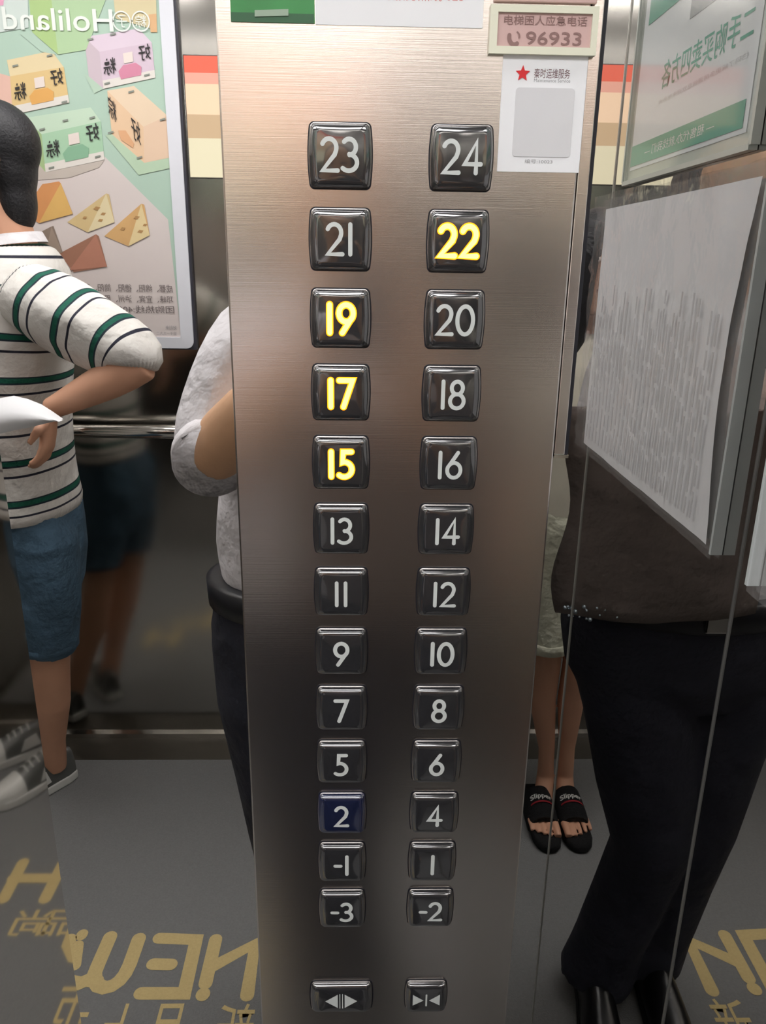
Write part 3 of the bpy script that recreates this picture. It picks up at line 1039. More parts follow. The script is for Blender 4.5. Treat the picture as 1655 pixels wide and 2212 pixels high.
def hand_mesh(mb, wrist, tip_dir, palm_n, s=1.0, curl=0.5, side_=1):
    """palm and five unequal bent fingers; tip_dir along the fingers, palm_n out of the palm"""
    d = Vector(tip_dir).normalized()
    n_ = Vector(palm_n)
    n_ = (n_ - d * n_.dot(d)).normalized()
    b = d.cross(n_) * side_
    w = Vector(wrist)
    mb.tube([w - d * 0.03 * s, w, w + d * 0.045 * s, w + d * 0.085 * s], [(0.017 * s, 0.025 * s), (0.016 * s, 0.026 * s), (0.015 * s, 0.038 * s), (0.012 * s, 0.038 * s)], 14, ref=tuple(n_))
    for k, (off, L) in enumerate(((-0.028, 0.060), (-0.010, 0.072), (0.009, 0.078), (0.027, 0.070))):
        p = w + d * 0.075 * s + b * (-off) * s
        pts = [p]
        a = curl * 0.5
        for j, fr in enumerate((0.45, 0.32, 0.23)):
            dd = d * math.cos(a) + n_ * math.sin(a)
            p = p + dd * L * fr * s
            pts.append(p)
            a += curl
        mb.tube(pts, [0.0095 * s, 0.0092 * s, 0.0085 * s, 0.0065 * s], 10, ref=tuple(b))
    p = w + d * 0.02 * s + b * 0.026 * s
    mb.tube([p, p + (d * 0.6 + b * 0.8 + n_ * 0.2) * 0.032 * s, p + (d * 0.6 + b * 0.8 + n_ * 0.2) * 0.032 * s + (d * 0.9 + b * 0.2 + n_ * 0.4) * 0.034 * s], [0.013 * s, 0.0115 * s, 0.008 * s], 10, ref=tuple(n_))


def shoe(parent, heel, fwd, upper_mat, sole_mat, toe_mat=None, L=0.28):
    h = Vector(heel)
    f = Vector(fwd).normalized()
    r_ = f.cross(Vector((0, 0, 1)))
    prof = [(0.0, 0.028), (0.03, 0.036), (0.10, 0.036), (0.17, 0.044), (0.215, 0.046), (0.25, 0.038), (0.272, 0.022), (0.28, 0.006)]
    k = L / 0.28
    outl = [(a * k, b) for a, b in prof] + [(a * k, -b) for a, b in prof[::-1]]
    so = MB().prism([h + f * a + r_ * b + Vector((0, 0, 0.001)) for a, b in outl], (0, 0, 1), 0.028).build('sole', sole_mat, parent, bevel=0.005)
    up_ = MB()
    secs = [(0.004, 0.026, 0.075), (0.03, 0.033, 0.088), (0.07, 0.033, 0.082), (0.11, 0.034, 0.078), (0.15, 0.038, 0.068), (0.19, 0.041, 0.052), (0.225, 0.040, 0.040), (0.255, 0.030, 0.032), (0.272, 0.016, 0.026)]
    vs_ = []
    seg = 18
    for a, w, t in secs:
        for q in range(seg):
            th = math.pi * q / (seg - 1)
            vs_.append(h + f * a * k + r_ * w * math.cos(th) + Vector((0, 0, 0.024 + (t - 0.0) * math.sin(th) ** 0.8)))
    n_ = len(secs)
    fs = [(i * seg + q, i * seg + q + 1, (i + 1) * seg + q + 1, (i + 1) * seg + q) for i in range(n_ - 1) for q in range(seg - 1)]
    fs += [tuple(range(seg)), tuple((n_ - 1) * seg + q for q in range(seg))[::-1]]
    up_.add(vs_, fs)
    uo = up_.build('upper', upper_mat, parent, smooth=True)
    if toe_mat:
        tp = MB()
        for sgn in (-1, 1):
            pts = [h + f * a * k + r_ * sgn * w + Vector((0, 0, z)) for a, w, z in ((0.09, 0.037, 0.045), (0.15, 0.042, 0.04), (0.135, 0.040, 0.075), (0.10, 0.034, 0.082))]
            tp.prism(pts, r_ * sgn, 0.003)
        tp.build('side_patch', toe_mat, parent)
        tc_ = MB()
        vs_ = []
        for a, w, t in secs[5:]:
            for q in range(seg):
                th = math.pi * q / (seg - 1)
                vs_.append(h + f * (a + 0.003) * k + r_ * (w + 0.002) * math.cos(th) + Vector((0, 0, 0.025 + (t + 0.002) * math.sin(th) ** 0.8)))
        m_ = len(secs[5:])
        tc_.add(vs_, [(i * seg + q, i * seg + q + 1, (i + 1) * seg + q + 1, (i + 1) * seg + q) for i in range(m_ - 1) for q in range(seg - 1)] + [tuple((m_ - 1) * seg + q for q in range(seg))[::-1]])
        tc_.build('toe_cap', toe_mat, parent, smooth=True)
        lc = MB()
        for a in (0.115, 0.135, 0.155, 0.172):
            zt2 = 0.026 + np.interp(a, [s_[0] for s_ in secs], [s_[2] for s_ in secs])
            lc.tube([h + f * a * k - r_ * 0.02 + Vector((0, 0, zt2 - 0.010)), h + f * a * k + Vector((0, 0, zt2 + 0.002)), h + f * a * k + r_ * 0.02 + Vector((0, 0, zt2 - 0.010))], [0.003] * 3, 8)
        lc.build('laces', sole_mat, parent, smooth=True)


# ---------------------------------------------------------------- person in the white shirt (holding the phone)
pw = tag(empty('person', (-0.05, -0.78, 0)), 'person in a white shirt, black belt and dark trousers, facing the button plate', 'person')
CX, CYY = -0.058, -0.79
body = MB()
hc = Vector((-0.05, -0.80, 1.575))
head_mesh(body, hc, (0, 1, 0), 1.0)
body.tube([(-0.05, -0.80, 1.38), (-0.05, -0.80, 1.49)], [0.062, 0.056], 20)
body.tube([(CX, CYY, z) for z in (0.84, 0.95, 1.1, 1.25, 1.36, 1.41)], [(0.17, 0.10), (0.165, 0.10), (0.15, 0.10), (0.16, 0.11), (0.16, 0.09), (0.07, 0.06)], 28, ref=(1, 0, 0))
EL = Vector((-0.232, -0.672, 1.212))
HL = Vector((-0.052, -0.528, 1.395))
ER = Vector((0.125, -0.745, 1.175))
HR_ = Vector((0.060, -0.530, 1.395))
for S_, E_, W_, sd in ((Vector((-0.165, -0.78, 1.375)), EL, HL, 1), (Vector((0.075, -0.78, 1.375)), ER, HR_, -1)):
    body.tube(lerp_pts(S_, E_, 5), [0.05, 0.047, 0.045, 0.042, 0.042], 16, ref=(0, 1, 0))
    body.tube(lerp_pts(E_, W_, 6), [0.046, 0.050, 0.048, 0.042, 0.033, 0.026], 16, ref=(0, 1, 0))
    hand_mesh(body, W_, Vector((0.012 * sd, 0.010, 0.9)), Vector((sd, 0.35, 0)), 0.95, 0.55, side_=-sd)
for S_, K_, A_ in ((Vector((-0.150, -0.79, 0.86)), Vector((-0.145, -0.77, 0.47)), Vector((-0.105, -0.80, 0.08))),
                   (Vector((0.030, -0.78, 0.86)), Vector((-0.018, -0.73, 0.47)), Vector((0.010, -0.76, 0.08)))):
    body.tube([S_, S_.lerp(K_, 0.5), K_, K_.lerp(A_, 0.4), A_], [0.075, 0.065, 0.05, 0.048, 0.036], 18, ref=(1, 0, 0))
bo = body.build('body', SKIN, pw, smooth=True, remesh=0.006, smooth_it=4)
face_parts(hc, (0, 1, 0), pw)
hairm = MB()
hairm.ball(hc + Vector((0, -0.020, 0.038)), (0.084, 0.100, 0.092), 24, 16)
hairm.ball(hc + Vector((0, -0.045, -0.015)), (0.078, 0.070, 0.080), 24, 16)
hairm.build('hair', HAIR, pw, smooth=True)
# shirt: torso, sleeves, cuffs, collar, placket
sh = MB()
sh.tube([(CX + dx, CYY, z) for z, dx in ((0.935, 0), (0.975, 0), (1.03, 0), (1.10, 0.003), (1.18, 0.002), (1.27, 0), (1.35, 0), (1.40, 0.002), (1.425, 0.004), (1.435, 0.006))],
        [(0.182, 0.125), (0.190, 0.132), (0.200, 0.137), (0.192, 0.135), (0.188, 0.132), (0.192, 0.130), (0.190, 0.118), (0.165, 0.100), (0.11, 0.08), (0.07, 0.065)], 40, ref=(1, 0, 0), wob=0.05)
so_ = sh.build('shirt', SHIRTW, pw, smooth=True, subsurf=1)
for S_, M_, E_, T_, seed in ((Vector((-0.140, -0.79, 1.405)), Vector((-0.200, -0.735, 1.335)), Vector((-0.236, -0.685, 1.222)), Vector((-0.226, -0.642, 1.212)), 1.0),
                             (Vector((0.060, -0.79, 1.385)), Vector((0.100, -0.775, 1.29)), Vector((0.128, -0.750, 1.19)), Vector((0.118, -0.720, 1.20)), 4.0)):
    sv = MB()
    sv.tube([S_, S_.lerp(M_, 0.5), M_, M_.lerp(E_, 0.5), E_, T_], [0.068, 0.070, 0.066, 0.061, 0.060, 0.058], 40, ref=(0, 1, 0), wob=0.24, seed=seed)
    sv.build('sleeve', SHIRTW, so_, smooth=True, subsurf=1)
    dirn = (T_ - E_).normalized()
    cf = MB()
    cf.tube([T_ - dirn * 0.030, T_ - dirn * 0.024, T_ + dirn * 0.006, T_ + dirn * 0.008, T_ + dirn * 0.002], [0.058, 0.0605, 0.0600, 0.058, 0.054], 28, ref=(0, 1, 0), cap=False)
    cf.build('cuff', SHIRTW, so_, smooth=True)
cl_ = MB()
cl_.tube([(-0.05, -0.80, 1.415), (-0.05, -0.803, 1.440), (-0.05, -0.805, 1.452)], [0.080, 0.072, 0.068], 28, cap=False)
cl_.build('collar', SHIRTW, so_, smooth=True)
bt = MB()
bt.tube([(CX, CYY, 0.920), (CX, CYY, 0.923), (CX, CYY, 0.968), (CX, CYY, 0.972)], [(0.206, 0.145), (0.216, 0.152), (0.218, 0.153), (0.208, 0.146)], 48, ref=(1, 0, 0))
bto = bt.build('belt', BELT, pw, smooth=True)
MB().box(CX - 0.022, CX + 0.022, CYY + 0.150, CYY + 0.157, 0.928, 0.964).build('buckle', CHROME, bto, bevel=0.003)
tr_ = MB()
tr_.tube([(CX, CYY, z) for z in (0.74, 0.80, 0.87, 0.93, 0.945)], [(0.17, 0.11), (0.205, 0.135), (0.212, 0.145), (0.205, 0.142), (0.20, 0.138)], 36, ref=(1, 0, 0), wob=0.04)
for pts, rad in (([(-0.160, -0.79, 0.84), (-0.165, -0.785, 0.72), (-0.155, -0.775, 0.58), (-0.143, -0.77, 0.45), (-0.128, -0.785, 0.30), (-0.112, -0.80, 0.15), (-0.104, -0.80, 0.06)],
                  [0.108, 0.102, 0.088, 0.080, 0.074, 0.070, 0.072]),
                 ([(0.030, -0.785, 0.84), (0.010, -0.76, 0.72), (-0.015, -0.74, 0.58), (-0.040, -0.725, 0.43), (-0.020, -0.745, 0.28), (0.004, -0.76, 0.15), (0.018, -0.765, 0.06)],
                  [0.110, 0.102, 0.088, 0.076, 0.072, 0.072, 0.078])):
    tr_.tube(pts, rad, 30, ref=(1, 0, 0), wob=0.09, seed=pts[0][0] * 9)
tr_.build('trousers', TROUS, pw, smooth=True, remesh=0.008, smooth_it=3)
for hx in (-0.106, 0.018):
    shoe(pw, (hx, -0.86 if hx < 0 else -0.825, 0.006), (0.0 if hx < 0 else 0.12, 1, 0), mat('black_shoe', (24, 24, 26), 0.3), mat('black_sole', (20, 20, 20), 0.7))

# phone in the hands, right behind the lens
ph = tag(empty('smartphone', (0.0, -0.51, 1.42)), 'dark smartphone held up in front of the person in the white shirt', 'phone')
Rm = Matrix.Rotation(0.3, 3, 'X')


def pbox(x0, x1, y0, y1, z0, z1):
    mb = MB().box(x0, x1, y0, y1, z0, z1)
    mb.v = [tuple(Vector((0.004, -0.503, 1.50)) + Rm @ Vector(p)) for p in mb.v]
    return mb


pbox(-0.038, 0.038, -0.009, 0.0, -0.125, 0.035).build('case', mat('phone_case', (34, 36, 42), 0.4), ph, bevel=0.003)
pbox(-0.035, 0.035, -0.0098, -0.009, -0.121, 0.031).build('screen', mat('phone_glass', (20, 22, 28), 0.08), ph)
pbox(-0.012, 0.008, 0.0, 0.0015, -0.03, 0.02).build('camera_island', mat('phone_island', (20, 20, 22), 0.3), ph, bevel=0.0006)

# dark taupe bag carried against the shirt
bg = tag(empty('shoulder_bag', (0.05, -0.62, 0.96)), 'dark taupe cloth bag with a beaded lower edge, carried over the dark trousers', 'bag')
bm = MB()
nu, nz = 18, 16
vs_ = []
for sd in (1, -1):
    for i in range(nu + 1):
        for j in range(nz + 1):
            a, b = i / nu, j / nz
            x = 0.214 - 0.325 * a + 0.010 * math.sin(b * 9) * (1 - a) ** 4
            z = 0.968 + (1.300 - 0.968) * b - 0.014 * math.sin(a * math.pi) ** 2
            bulge = (math.sin(a * math.pi) ** 0.6) * (math.sin(min(1, b * 1.0 + 0.12) * math.pi) ** 0.5 if b < 0.95 else 0.25)
            y = -0.632 + sd * (0.004 + 0.020 * bulge) + 0.010 * noise.noise(Vector((x * 16, z * 10, sd)))
            vs_.append((x, y, z))
m_ = (nu + 1) * (nz + 1)
fs = []
for i in range(nu):
    for j in range(nz):
        a = i * (nz + 1) + j
        b = a + nz + 1
        fs.append((a, a + 1, b + 1, b))
        fs.append((m_ + a, m_ + b, m_ + b + 1, m_ + a + 1))
per = [i * (nz + 1) for i in range(nu + 1)] + [nu * (nz + 1) + j for j in range(1, nz + 1)] + [i * (nz + 1) + nz for i in range(nu - 1, -1, -1)] + [j for j in range(nz - 1, 0, -1)]
for q in range(len(per)):
    a, b = per[q], per[(q + 1) % len(per)]
    fs.append((a, b, m_ + b, m_ + a))
bm.add(vs_, fs)
bm.build('bag_body', TAUPE, bg, smooth=True)
BEAD = mat('glass_bead', (190, 205, 215), 0.08, 0.6, vary=0.2)
beads = MB()
for i in range(26):
    a = 0.03 + 0.28 * random.random() ** 1.3
    beads.ball((0.214 - 0.325 * a, -0.611 - 0.008 * random.random(), 0.964 + 0.020 * random.random()), 0.0014 + 0.0024 * random.random(), 8, 6)
beads.build('bead_trim', BEAD, bg, smooth=True)
MB().tube([(0.150, -0.632, 1.285), (0.140, -0.645, 1.35), (0.10, -0.70, 1.44), (0.06, -0.77, 1.468), (0.04, -0.81, 1.462)], [(0.016, 0.003)] * 5, 10, ref=(1, 0, 0)).build('strap', TAUPE, bg, smooth=True)

# ---------------------------------------------------------------- person in the striped shirt
ps = tag(empty('person', (-0.84, -1.42, 0)), 'person in green-and-navy striped white shirt and denim shorts near the rear wall', 'person')
SX, SY = -0.838, -1.415
body = MB()
hs = Vector((-0.832, -1.40, 1.690))
fw = Vector((-1, 0.12, 0)).normalized()
head_mesh(body, hs, tuple(fw), 1.0)
body.tube([(-0.805, -1.40, 1.48), (-0.825, -1.40, 1.61)], [0.062, 0.057], 20)
body.tube([(SX, SY, z) for z in (0.80, 0.92, 1.08, 1.25, 1.40, 1.47)], [(0.085, 0.14), (0.08, 0.13), (0.08, 0.125), (0.09, 0.14), (0.085, 0.14), (0.05, 0.07)], 26, ref=(1, 0, 0))
ESr = Vector(refl(316, 782, 1.20))
HSr = Vector(refl(112, 882, 1.20))
for S_, E_, W_, sd in ((Vector((-0.770, -1.300, 1.420)), ESr, HSr, 1), (Vector((-0.83, -1.54, 1.425)), Vector((-0.90, -1.57, 1.17)), Vector((-1.04, -1.42, 1.10)), -1)):
    body.tube(lerp_pts(S_, E_, 5), [0.042, 0.042, 0.041, 0.039, 0.038], 16, ref=(0, 1, 0))
    body.tube(lerp_pts(E_, W_, 6), [0.038, 0.042, 0.041, 0.036, 0.030, 0.024], 16, ref=(0, 1, 0))
    if sd == 1:
        hand_mesh(body, W_ + Vector((-0.005, 0, -0.01)), Vector((-0.15, 0.1, -0.95)), Vector((-1, 0, 0.2)), 0.95, 0.45, side_=1)
    else:
        hand_mesh(body, W_, Vector((-0.9, 0.4, -0.1)), Vector((0.2, 0.6, -0.6)), 0.95, 0.5, side_=1)
legs = (([(-0.800, -1.335, 0.80), (-0.803, -1.34, 0.64), (-0.822, -1.35, 0.50), (-0.850, -1.385, 0.34), (-0.885, -1.435, 0.18), (-0.902, -1.465, 0.07)]),
        ([(-0.850, -1.49, 0.80), (-0.858, -1.50, 0.64), (-0.878, -1.51, 0.50), (-0.905, -1.535, 0.34), (-0.955, -1.58, 0.18), (-0.985, -1.60, 0.07)]))
for L_ in legs:
    body.tube(L_, [0.075, 0.062, 0.050, 0.050, 0.036, 0.034], 18, ref=(1, 0, 0))
body.build('body', SKIN_D, ps, smooth=True, remesh=0.006, smooth_it=4)
face_parts(hs, tuple(fw), ps)
hairm = MB()
hairm.ball(hs + Vector((0.014, 0, 0.044)), (0.100, 0.084, 0.092), 24, 16)
hairm.ball(hs + Vector((0.046, 0, 0.000)), (0.052, 0.070, 0.090), 24, 16)
hairm.ball(hs + Vector((0.050, 0, -0.070)), (0.040, 0.058, 0.075), 20, 12)
hairm.ball(hs + Vector((-0.040, 0, 0.070)), (0.056, 0.072, 0.046), 20, 12)
hairm.build('hair', HAIR, ps, smooth=True, remesh=0.006, smooth_it=14)
PER = 0.098
sh = MB()
zs = [0.875, 0.90, 0.96, 1.03, 1.10, 1.16, 1.22, 1.28, 1.34, 1.40, 1.45, 1.50, 1.53]
rr = [(0.109, 0.182), (0.109, 0.181), (0.098, 0.168), (0.098, 0.166), (0.100, 0.168), (0.104, 0.174), (0.110, 0.180), (0.116, 0.180), (0.120, 0.182), (0.120, 0.178), (0.114, 0.155), (0.092, 0.11), (0.07, 0.08)]
cxs = [-0.838, -0.838, -0.838, -0.838, -0.838, -0.836, -0.832, -0.826, -0.818, -0.808, -0.800, -0.800, -0.802]
sh.tube([(x, SY, z) for x, z in zip(cxs, zs)], rr, 44, ref=(1, 0, 0), wob=0.05, att=[(z + 0.012) / PER for z in zs])
tso = sh.build('striped_shirt', STRIPE, ps, smooth=True, attr='stripe', subsurf=1)
for S_, E_, W_, seed in ((Vector((-0.775, -1.310, 1.435)), ESr, HSr, 2.0), (Vector((-0.83, -1.53, 1.425)), Vector((-0.90, -1.57, 1.19)), Vector((-1.04, -1.42, 1.10)), 5.0)):
    d_ = (E_ - S_)
    fold = (W_ - E_).normalized()
    pts = [S_, S_ + d_ * 0.2, S_ + d_ * 0.4, S_ + d_ * 0.6, S_ + d_ * 0.8, S_ + d_ * 0.93, E_ + fold * 0.035 - Vector((0, 0, 0.006))]
    cum = [0]
    for i in range(1, len(pts)):
        cum.append(cum[-1] + (pts[i] - pts[i - 1]).length)
    sv = MB()
    sv.tube(pts, [0.070, 0.082, 0.084, 0.080, 0.075, 0.070, 0.066], 40, ref=(0, 1, 0), wob=0.16, seed=seed, att=[(0.06 - c) / PER + 3.0 for c in cum])
    sv.build('sleeve', STRIPE, tso, smooth=True, attr='stripe', subsurf=1)
MB().tube([(-0.803, SY + 0.01, 1.522), (-0.806, SY + 0.01, 1.545)], [0.074, 0.066], 26, cap=False).build('collar', SHIRTW, tso, smooth=True)
st_ = MB()
st_.tube([(SX + 0.01, SY, z) for z in (0.60, 0.68, 0.76, 0.84, 0.92)], [(0.05, 0.10), (0.082, 0.145), (0.096, 0.162), (0.099, 0.167), (0.094, 0.16)], 32, ref=(1, 0, 0), wob=0.03)
for L_ in legs:
    k0, k1, k2 = Vector(L_[0]), Vector(L_[1]), Vector(L_[2])
    st_.tube([k0 + Vector((-0.012, 0, 0.10)), k0 + Vector((0, 0, 0.02)), k0.lerp(k1, 0.4), k1, k1.lerp(k2, 0.55), k2 + Vector((0, 0, 0.025))], [0.060, 0.086, 0.087, 0.080, 0.075, 0.073], 28, ref=(1, 0, 0), wob=0.10, seed=k0.y * 7)
sho = st_.build('denim_shorts', DENIM, ps, smooth=True, remesh=0.007, smooth_it=7)
for L_ in legs:
    k2 = Vector(L_[2])
    MB().tube([k2 + Vector((0, 0, 0.022)), k2 + Vector((0, 0, 0.026)), k2 + Vector((0, 0, 0.046)), k2 + Vector((0, 0, 0.05))], [0.070, 0.076, 0.077, 0.072], 28, ref=(1, 0, 0), cap=False).build('turn_up', DENIM, sho, smooth=True)
shoe(ps, (-0.872, -1.515, 0.006), (-0.60, 0.80, 0), SHOE_G, SHOE_W, SHOE_W, L=0.285)
shoe(ps, (-0.950, -1.635, 0.006), (-0.80, 0.60, 0), SHOE_G, SHOE_W, SHOE_W, L=0.285)

# sheet of paper held in front of the striped shirt
pp_ = tag(empty('paper_sheet', (-0.88, -1.16, 1.12)), 'curled white sheet of paper held in front of the striped shirt', 'paper')
pm = MB()
pa = [Vector(refl(x, y, 1.14)) for x, y in ((-140, 880), (-40, 866), (0, 860), (30, 855), (60, 862), (90, 874), (115, 890), (136, 905))]
pb = [Vector(refl(x, y, 1.10)) for x, y in ((-140, 975), (-40, 948), (0, 937), (30, 930), (60, 924), (90, 917), (115, 911), (137, 907))]
cols = []
for a, b in zip(pa, pb):
    cols.append([a.lerp(b, t) + Vector((0, 0.025 * math.sin(t * math.pi), 0)) for t in (0, 0.2, 0.4, 0.6, 0.8, 1)])
vs_ = [p for c_ in cols for p in c_] + [p - Vector((0, 0.0008, 0)) for c_ in cols for p in c_]
k_ = len(vs_) // 2
fs = []
for i in range(len(cols) - 1):
    for j in range(5):
        a = i * 6 + j
        fs.append((a, a + 6, a + 7, a + 1))
        fs.append((k_ + a, k_ + a + 1, k_ + a + 7, k_ + a + 6))
pm.add(vs_, fs)
pm.build('sheet', PAPER, pp_, smooth=True)

# ---------------------------------------------------------------- person in pale shorts and black slippers
pg = tag(empty('person', (-0.025, -1.38, 0)), 'person in pale green shorts and fluffy black slippers, behind the white shirt', 'person')
GX, GY = -0.022, -1.385
body = MB()
hg = Vector((-0.022, -1.385, 1.50))
head_mesh(body, hg, (0, 1, 0), 0.95)
body.tube([(GX, -1.39, 1.30), (GX, -1.39, 1.43)], [0.052, 0.048], 18)
body.tube([(GX, GY, z) for z in (0.76, 0.88, 1.0, 1.15, 1.27, 1.32)], [(0.14, 0.09), (0.13, 0.09), (0.11, 0.085), (0.13, 0.09), (0.13, 0.08), (0.06, 0.055)], 26, ref=(1, 0, 0))
for sd in (-1, 1):
    S_, E_, W_ = Vector((GX + sd * 0.15, GY, 1.27)), Vector((GX + sd * 0.185, GY - 0.02, 1.01)), Vector((GX + sd * 0.175, GY + 0.05, 0.80))
    body.tube(lerp_pts(S_, E_, 5), [0.042, 0.039, 0.036, 0.034, 0.033], 14, ref=(0, 1, 0))
    body.tube(lerp_pts(E_, W_, 5), [0.034, 0.036, 0.033, 0.027, 0.022], 14, ref=(0, 1, 0))
    hand_mesh(body, W_, Vector((0, 0.1, -1)), Vector((-sd, 0.2, 0)), 0.88, 0.3, side_=sd)
GL = (([(0.040, -1.385, 0.76), (0.024, -1.38, 0.56), (0.018, -1.375, 0.46), (0.018, -1.39, 0.34), (-0.008, -1.395, 0.18), (-0.012, -1.395, 0.085), (0.002, -1.35, 0.05), (0.014, -1.295, 0.038)]),
      ([(-0.085, -1.385, 0.76), (-0.068, -1.38, 0.56), (-0.062, -1.375, 0.46), (-0.062, -1.39, 0.34), (-0.066, -1.395, 0.18), (-0.068, -1.395, 0.085), (-0.062, -1.35, 0.05), (-0.060, -1.295, 0.038)]))
for L_ in GL:
    body.tube(L_, [0.070, 0.046, 0.037, 0.037, 0.023, 0.025, (0.022, 0.027), (0.014, 0.030)], 18, ref=(0, 0.3, 1))
    fx, fy = L_[-1][0] + (0.004 if L_[0][0] > GX else -0.004), -1.262
    for k in range(5):
        sgn = -1 if L_[0][0] > GX else 1
        tx = fx + sgn * (0.027 - 0.0155 * k + (0.004 if k else 0) * -1)
        ty = (0.058, 0.056, 0.050, 0.043, 0.034)[k]
        r_ = (0.0105, 0.0062, 0.006, 0.0058, 0.0055)[k]
        body.tube([(tx, fy - 0.01, 0.036), (tx, fy + ty * 0.6, 0.038), (tx, fy + ty, 0.034)], [r_ * 1.1, r_, r_ * 0.9], 10)
body.build('body', SKIN_D, pg, smooth=True, remesh=0.0032, smooth_it=2)
face_parts(hg, (0, 1, 0), pg, 0.95)
hairm = MB()
hairm.ball(hg + Vector((0, -0.016, 0.034)), (0.086, 0.100, 0.092), 24, 16)
hairm.tube([hg + Vector((0, -0.04, 0.03)), hg + Vector((0, -0.06, -0.08)), hg + Vector((0, -0.07, -0.20)), hg + Vector((0, -0.075, -0.30))], [(0.085, 0.06), (0.09, 0.05), (0.088, 0.04), (0.06, 0.025)], 20, ref=(1, 0, 0))
for sd in (-1, 1):
    hairm.tube([hg + Vector((sd * 0.030, 0.060, 0.085)), hg + Vector((sd * 0.060, 0.074, 0.02)), hg + Vector((sd * 0.068, 0.066, -0.08)), hg + Vector((sd * 0.072, 0.050, -0.20)), hg + Vector((sd * 0.075, 0.040, -0.29))],
               [(0.030, 0.030), (0.038, 0.034), (0.042, 0.034), (0.040, 0.030), (0.020, 0.02)], 16, ref=(1, 0, 0))
hairm.build('hair', HAIR, pg, smooth=True, remesh=0.006, smooth_it=8)
ts = MB()
ts.tube([(GX, GY, z) for z in (0.90, 0.98, 1.08, 1.18, 1.27, 1.32, 1.345)], [(0.150, 0.115), (0.145, 0.11), (0.138, 0.108), (0.148, 0.115), (0.152, 0.10), (0.11, 0.08), (0.065, 0.06)], 36, ref=(1, 0, 0), wob=0.06)
for sd in (-1, 1):
    ts.tube([(GX + sd * 0.12, GY, 1.285), (GX + sd * 0.162, GY, 1.22), (GX + sd * 0.176, GY - 0.01, 1.12)], [0.058, 0.056, 0.056], 22, ref=(0, 1, 0), wob=0.08)
ts.build('t_shirt', mat('cream_jersey', (222, 216, 200), 0.9, vary=0.04, bump=0.003, bscale=16), pg, smooth=True, remesh=0.008, smooth_it=2)
sk = MB()
sk.tube([(GX, GY, z) for z in (0.74, 0.80, 0.88, 0.945, 0.955)], [(0.155, 0.12), (0.165, 0.125), (0.155, 0.12), (0.140, 0.108), (0.138, 0.106)], 36, ref=(1, 0, 0), wob=0.05)
for L_, sd in zip(GL, (1, -1)):
    sk.tube([Vector(L_[0]) + Vector((0, 0, 0.06)), Vector((GX + sd * 0.060, GY, 0.72)), Vector((GX + sd * 0.056, GY, 0.60)), Vector((GX + sd * 0.054, GY, 0.535))], [(0.085, 0.105), (0.082, 0.105), (0.080, 0.105), (0.082, 0.108)], 30, ref=(1, 0, 0), wob=0.07, seed=sd)
so2 = sk.build('shorts', SHORTS_P, pg, smooth=True, remesh=0.008, smooth_it=2)
for sd in (1, -1):
    MB().tube([(GX + sd * 0.054, GY, 0.532), (GX + sd * 0.054, GY, 0.535), (GX + sd * 0.0542, GY, 0.560), (GX + sd * 0.0542, GY, 0.563)], [(0.080, 0.107), (0.0855, 0.112), (0.0855, 0.112), (0.080, 0.107)], 30, ref=(1, 0, 0), cap=False).build('hem', SHORTS_P, so2, smooth=True)
MB().tube([(GX, GY, 0.935), (GX, GY, 0.962)], [(0.144, 0.112), (0.143, 0.111)], 36, ref=(1, 0, 0), cap=False).build('waistband', SHORTS_P, so2, smooth=True)
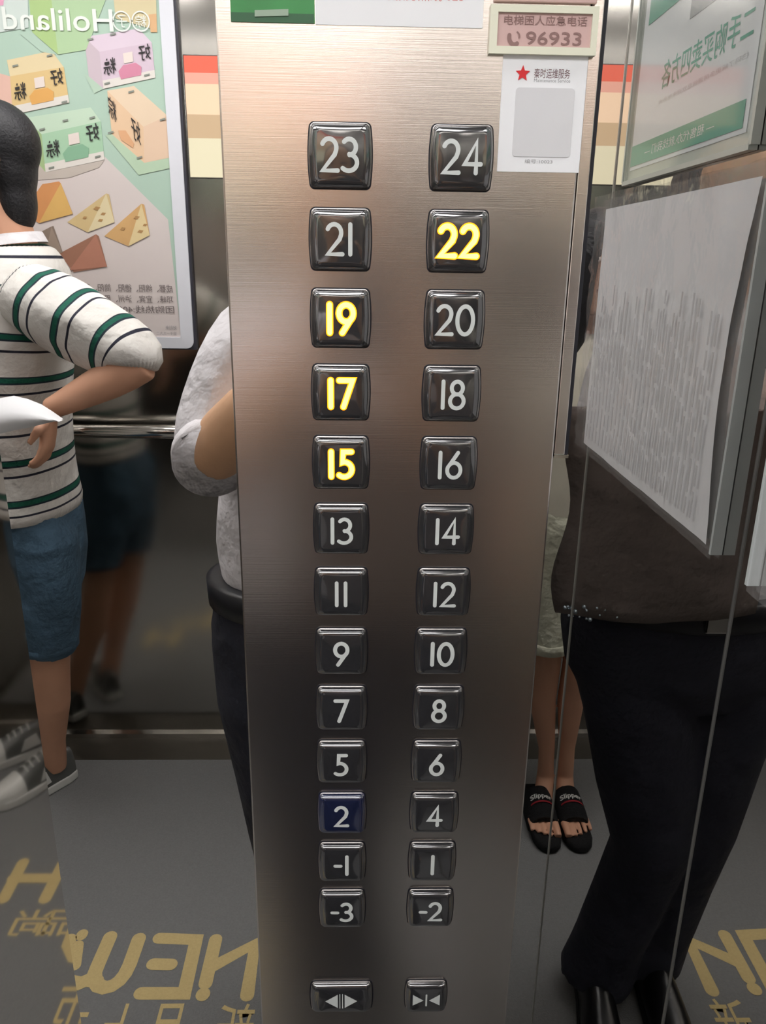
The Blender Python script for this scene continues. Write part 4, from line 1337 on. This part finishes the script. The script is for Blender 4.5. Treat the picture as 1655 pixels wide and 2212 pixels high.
for L_, sd in zip(GL, (1, -1)):
    fx = L_[-1][0] + sd * 0.005
    FY = -1.435
    outl = ((0, 0.024), (0.012, 0.033), (0.05, 0.037), (0.12, 0.038), (0.18, 0.0405), (0.222, 0.039), (0.248, 0.031), (0.262, 0.018), (0.266, 0.006))
    pts = [(fx + w, FY + a, 0.0065) for a, w in outl] + [(fx - w, FY + a, 0.0065) for a, w in outl[::-1]]
    sl_ = MB().prism(pts, (0, 0, 1), 0.024).build('slipper', BLACK_F, pg, bevel=0.008, smooth=True)
    sl_['label'] = 'black fluffy slipper'
    stp = MB()
    seg = 22
    secs = [(FY + 0.075, 0.036, 0.060), (FY + 0.085, 0.0385, 0.070), (FY + 0.115, 0.040, 0.068), (FY + 0.15, 0.041, 0.060), (FY + 0.178, 0.0405, 0.052), (FY + 0.186, 0.038, 0.044)]
    n_ = len(secs)
    vs_ = []
    for off in (0.006, -0.007):
        for y_, w_, t_ in secs:
            for q in range(seg):
                th = math.pi * q / (seg - 1)
                vs_.append((fx + (w_ + off * 0.3) * math.cos(th), y_ + 0.003 * noise.noise(Vector((q * 1.3, y_ * 90, 0))), 0.010 + (t_ + off) * math.sin(th) ** 0.6))
    base = len(vs_) // 2
    fs = [(i * seg + q, (i + 1) * seg + q, (i + 1) * seg + q + 1, i * seg + q + 1) for i in range(n_ - 1) for q in range(seg - 1)]
    fs += [(base + i * seg + q, base + i * seg + q + 1, base + (i + 1) * seg + q + 1, base + (i + 1) * seg + q) for i in range(n_ - 1) for q in range(seg - 1)]
    for i in (0, n_ - 1):
        fs += [(i * seg + q, i * seg + q + 1, base + i * seg + q + 1, base + i * seg + q) for q in range(seg - 1)]
    stp.add(vs_, fs)
    stp.build('fleece_strap', BLACK_F, sl_, smooth=True)

    def over(rel, y_):
        th = math.acos(max(-1, min(1, rel / 0.0415)))
        tt = np.interp(y_, [q[0] for q in secs], [q[2] for q in secs])
        return 0.0135 + (tt + 0.006) * math.sin(th) ** 0.6
    tp = Plane((fx, FY + 0.128, 0.0), (-1, 0, 0), (0, -1, 0), (0, 0, 1))
    t_ob = text('white_lettering', 'Slipper', tp, (-0.030, -0.010, 0.030, 0.010), 0.0, SHOE_W, sl_, offset=0.02)
    for v in t_ob.data.vertices:
        v.co.z = over(v.co.x - fx, v.co.y)
    rd = MB()
    vs_ = []
    for q in range(13):
        rel = -0.031 + 0.062 * q / 12
        for y_ in (FY + 0.142, FY + 0.147):
            vs_.append((fx + rel, y_, over(rel, y_)))
    rd.add(vs_, [(2 * q, 2 * q + 1, 2 * q + 3, 2 * q + 2) for q in range(12)])
    rd.build('red_underline', mat('red_stitch', (150, 30, 40), 0.8), sl_)
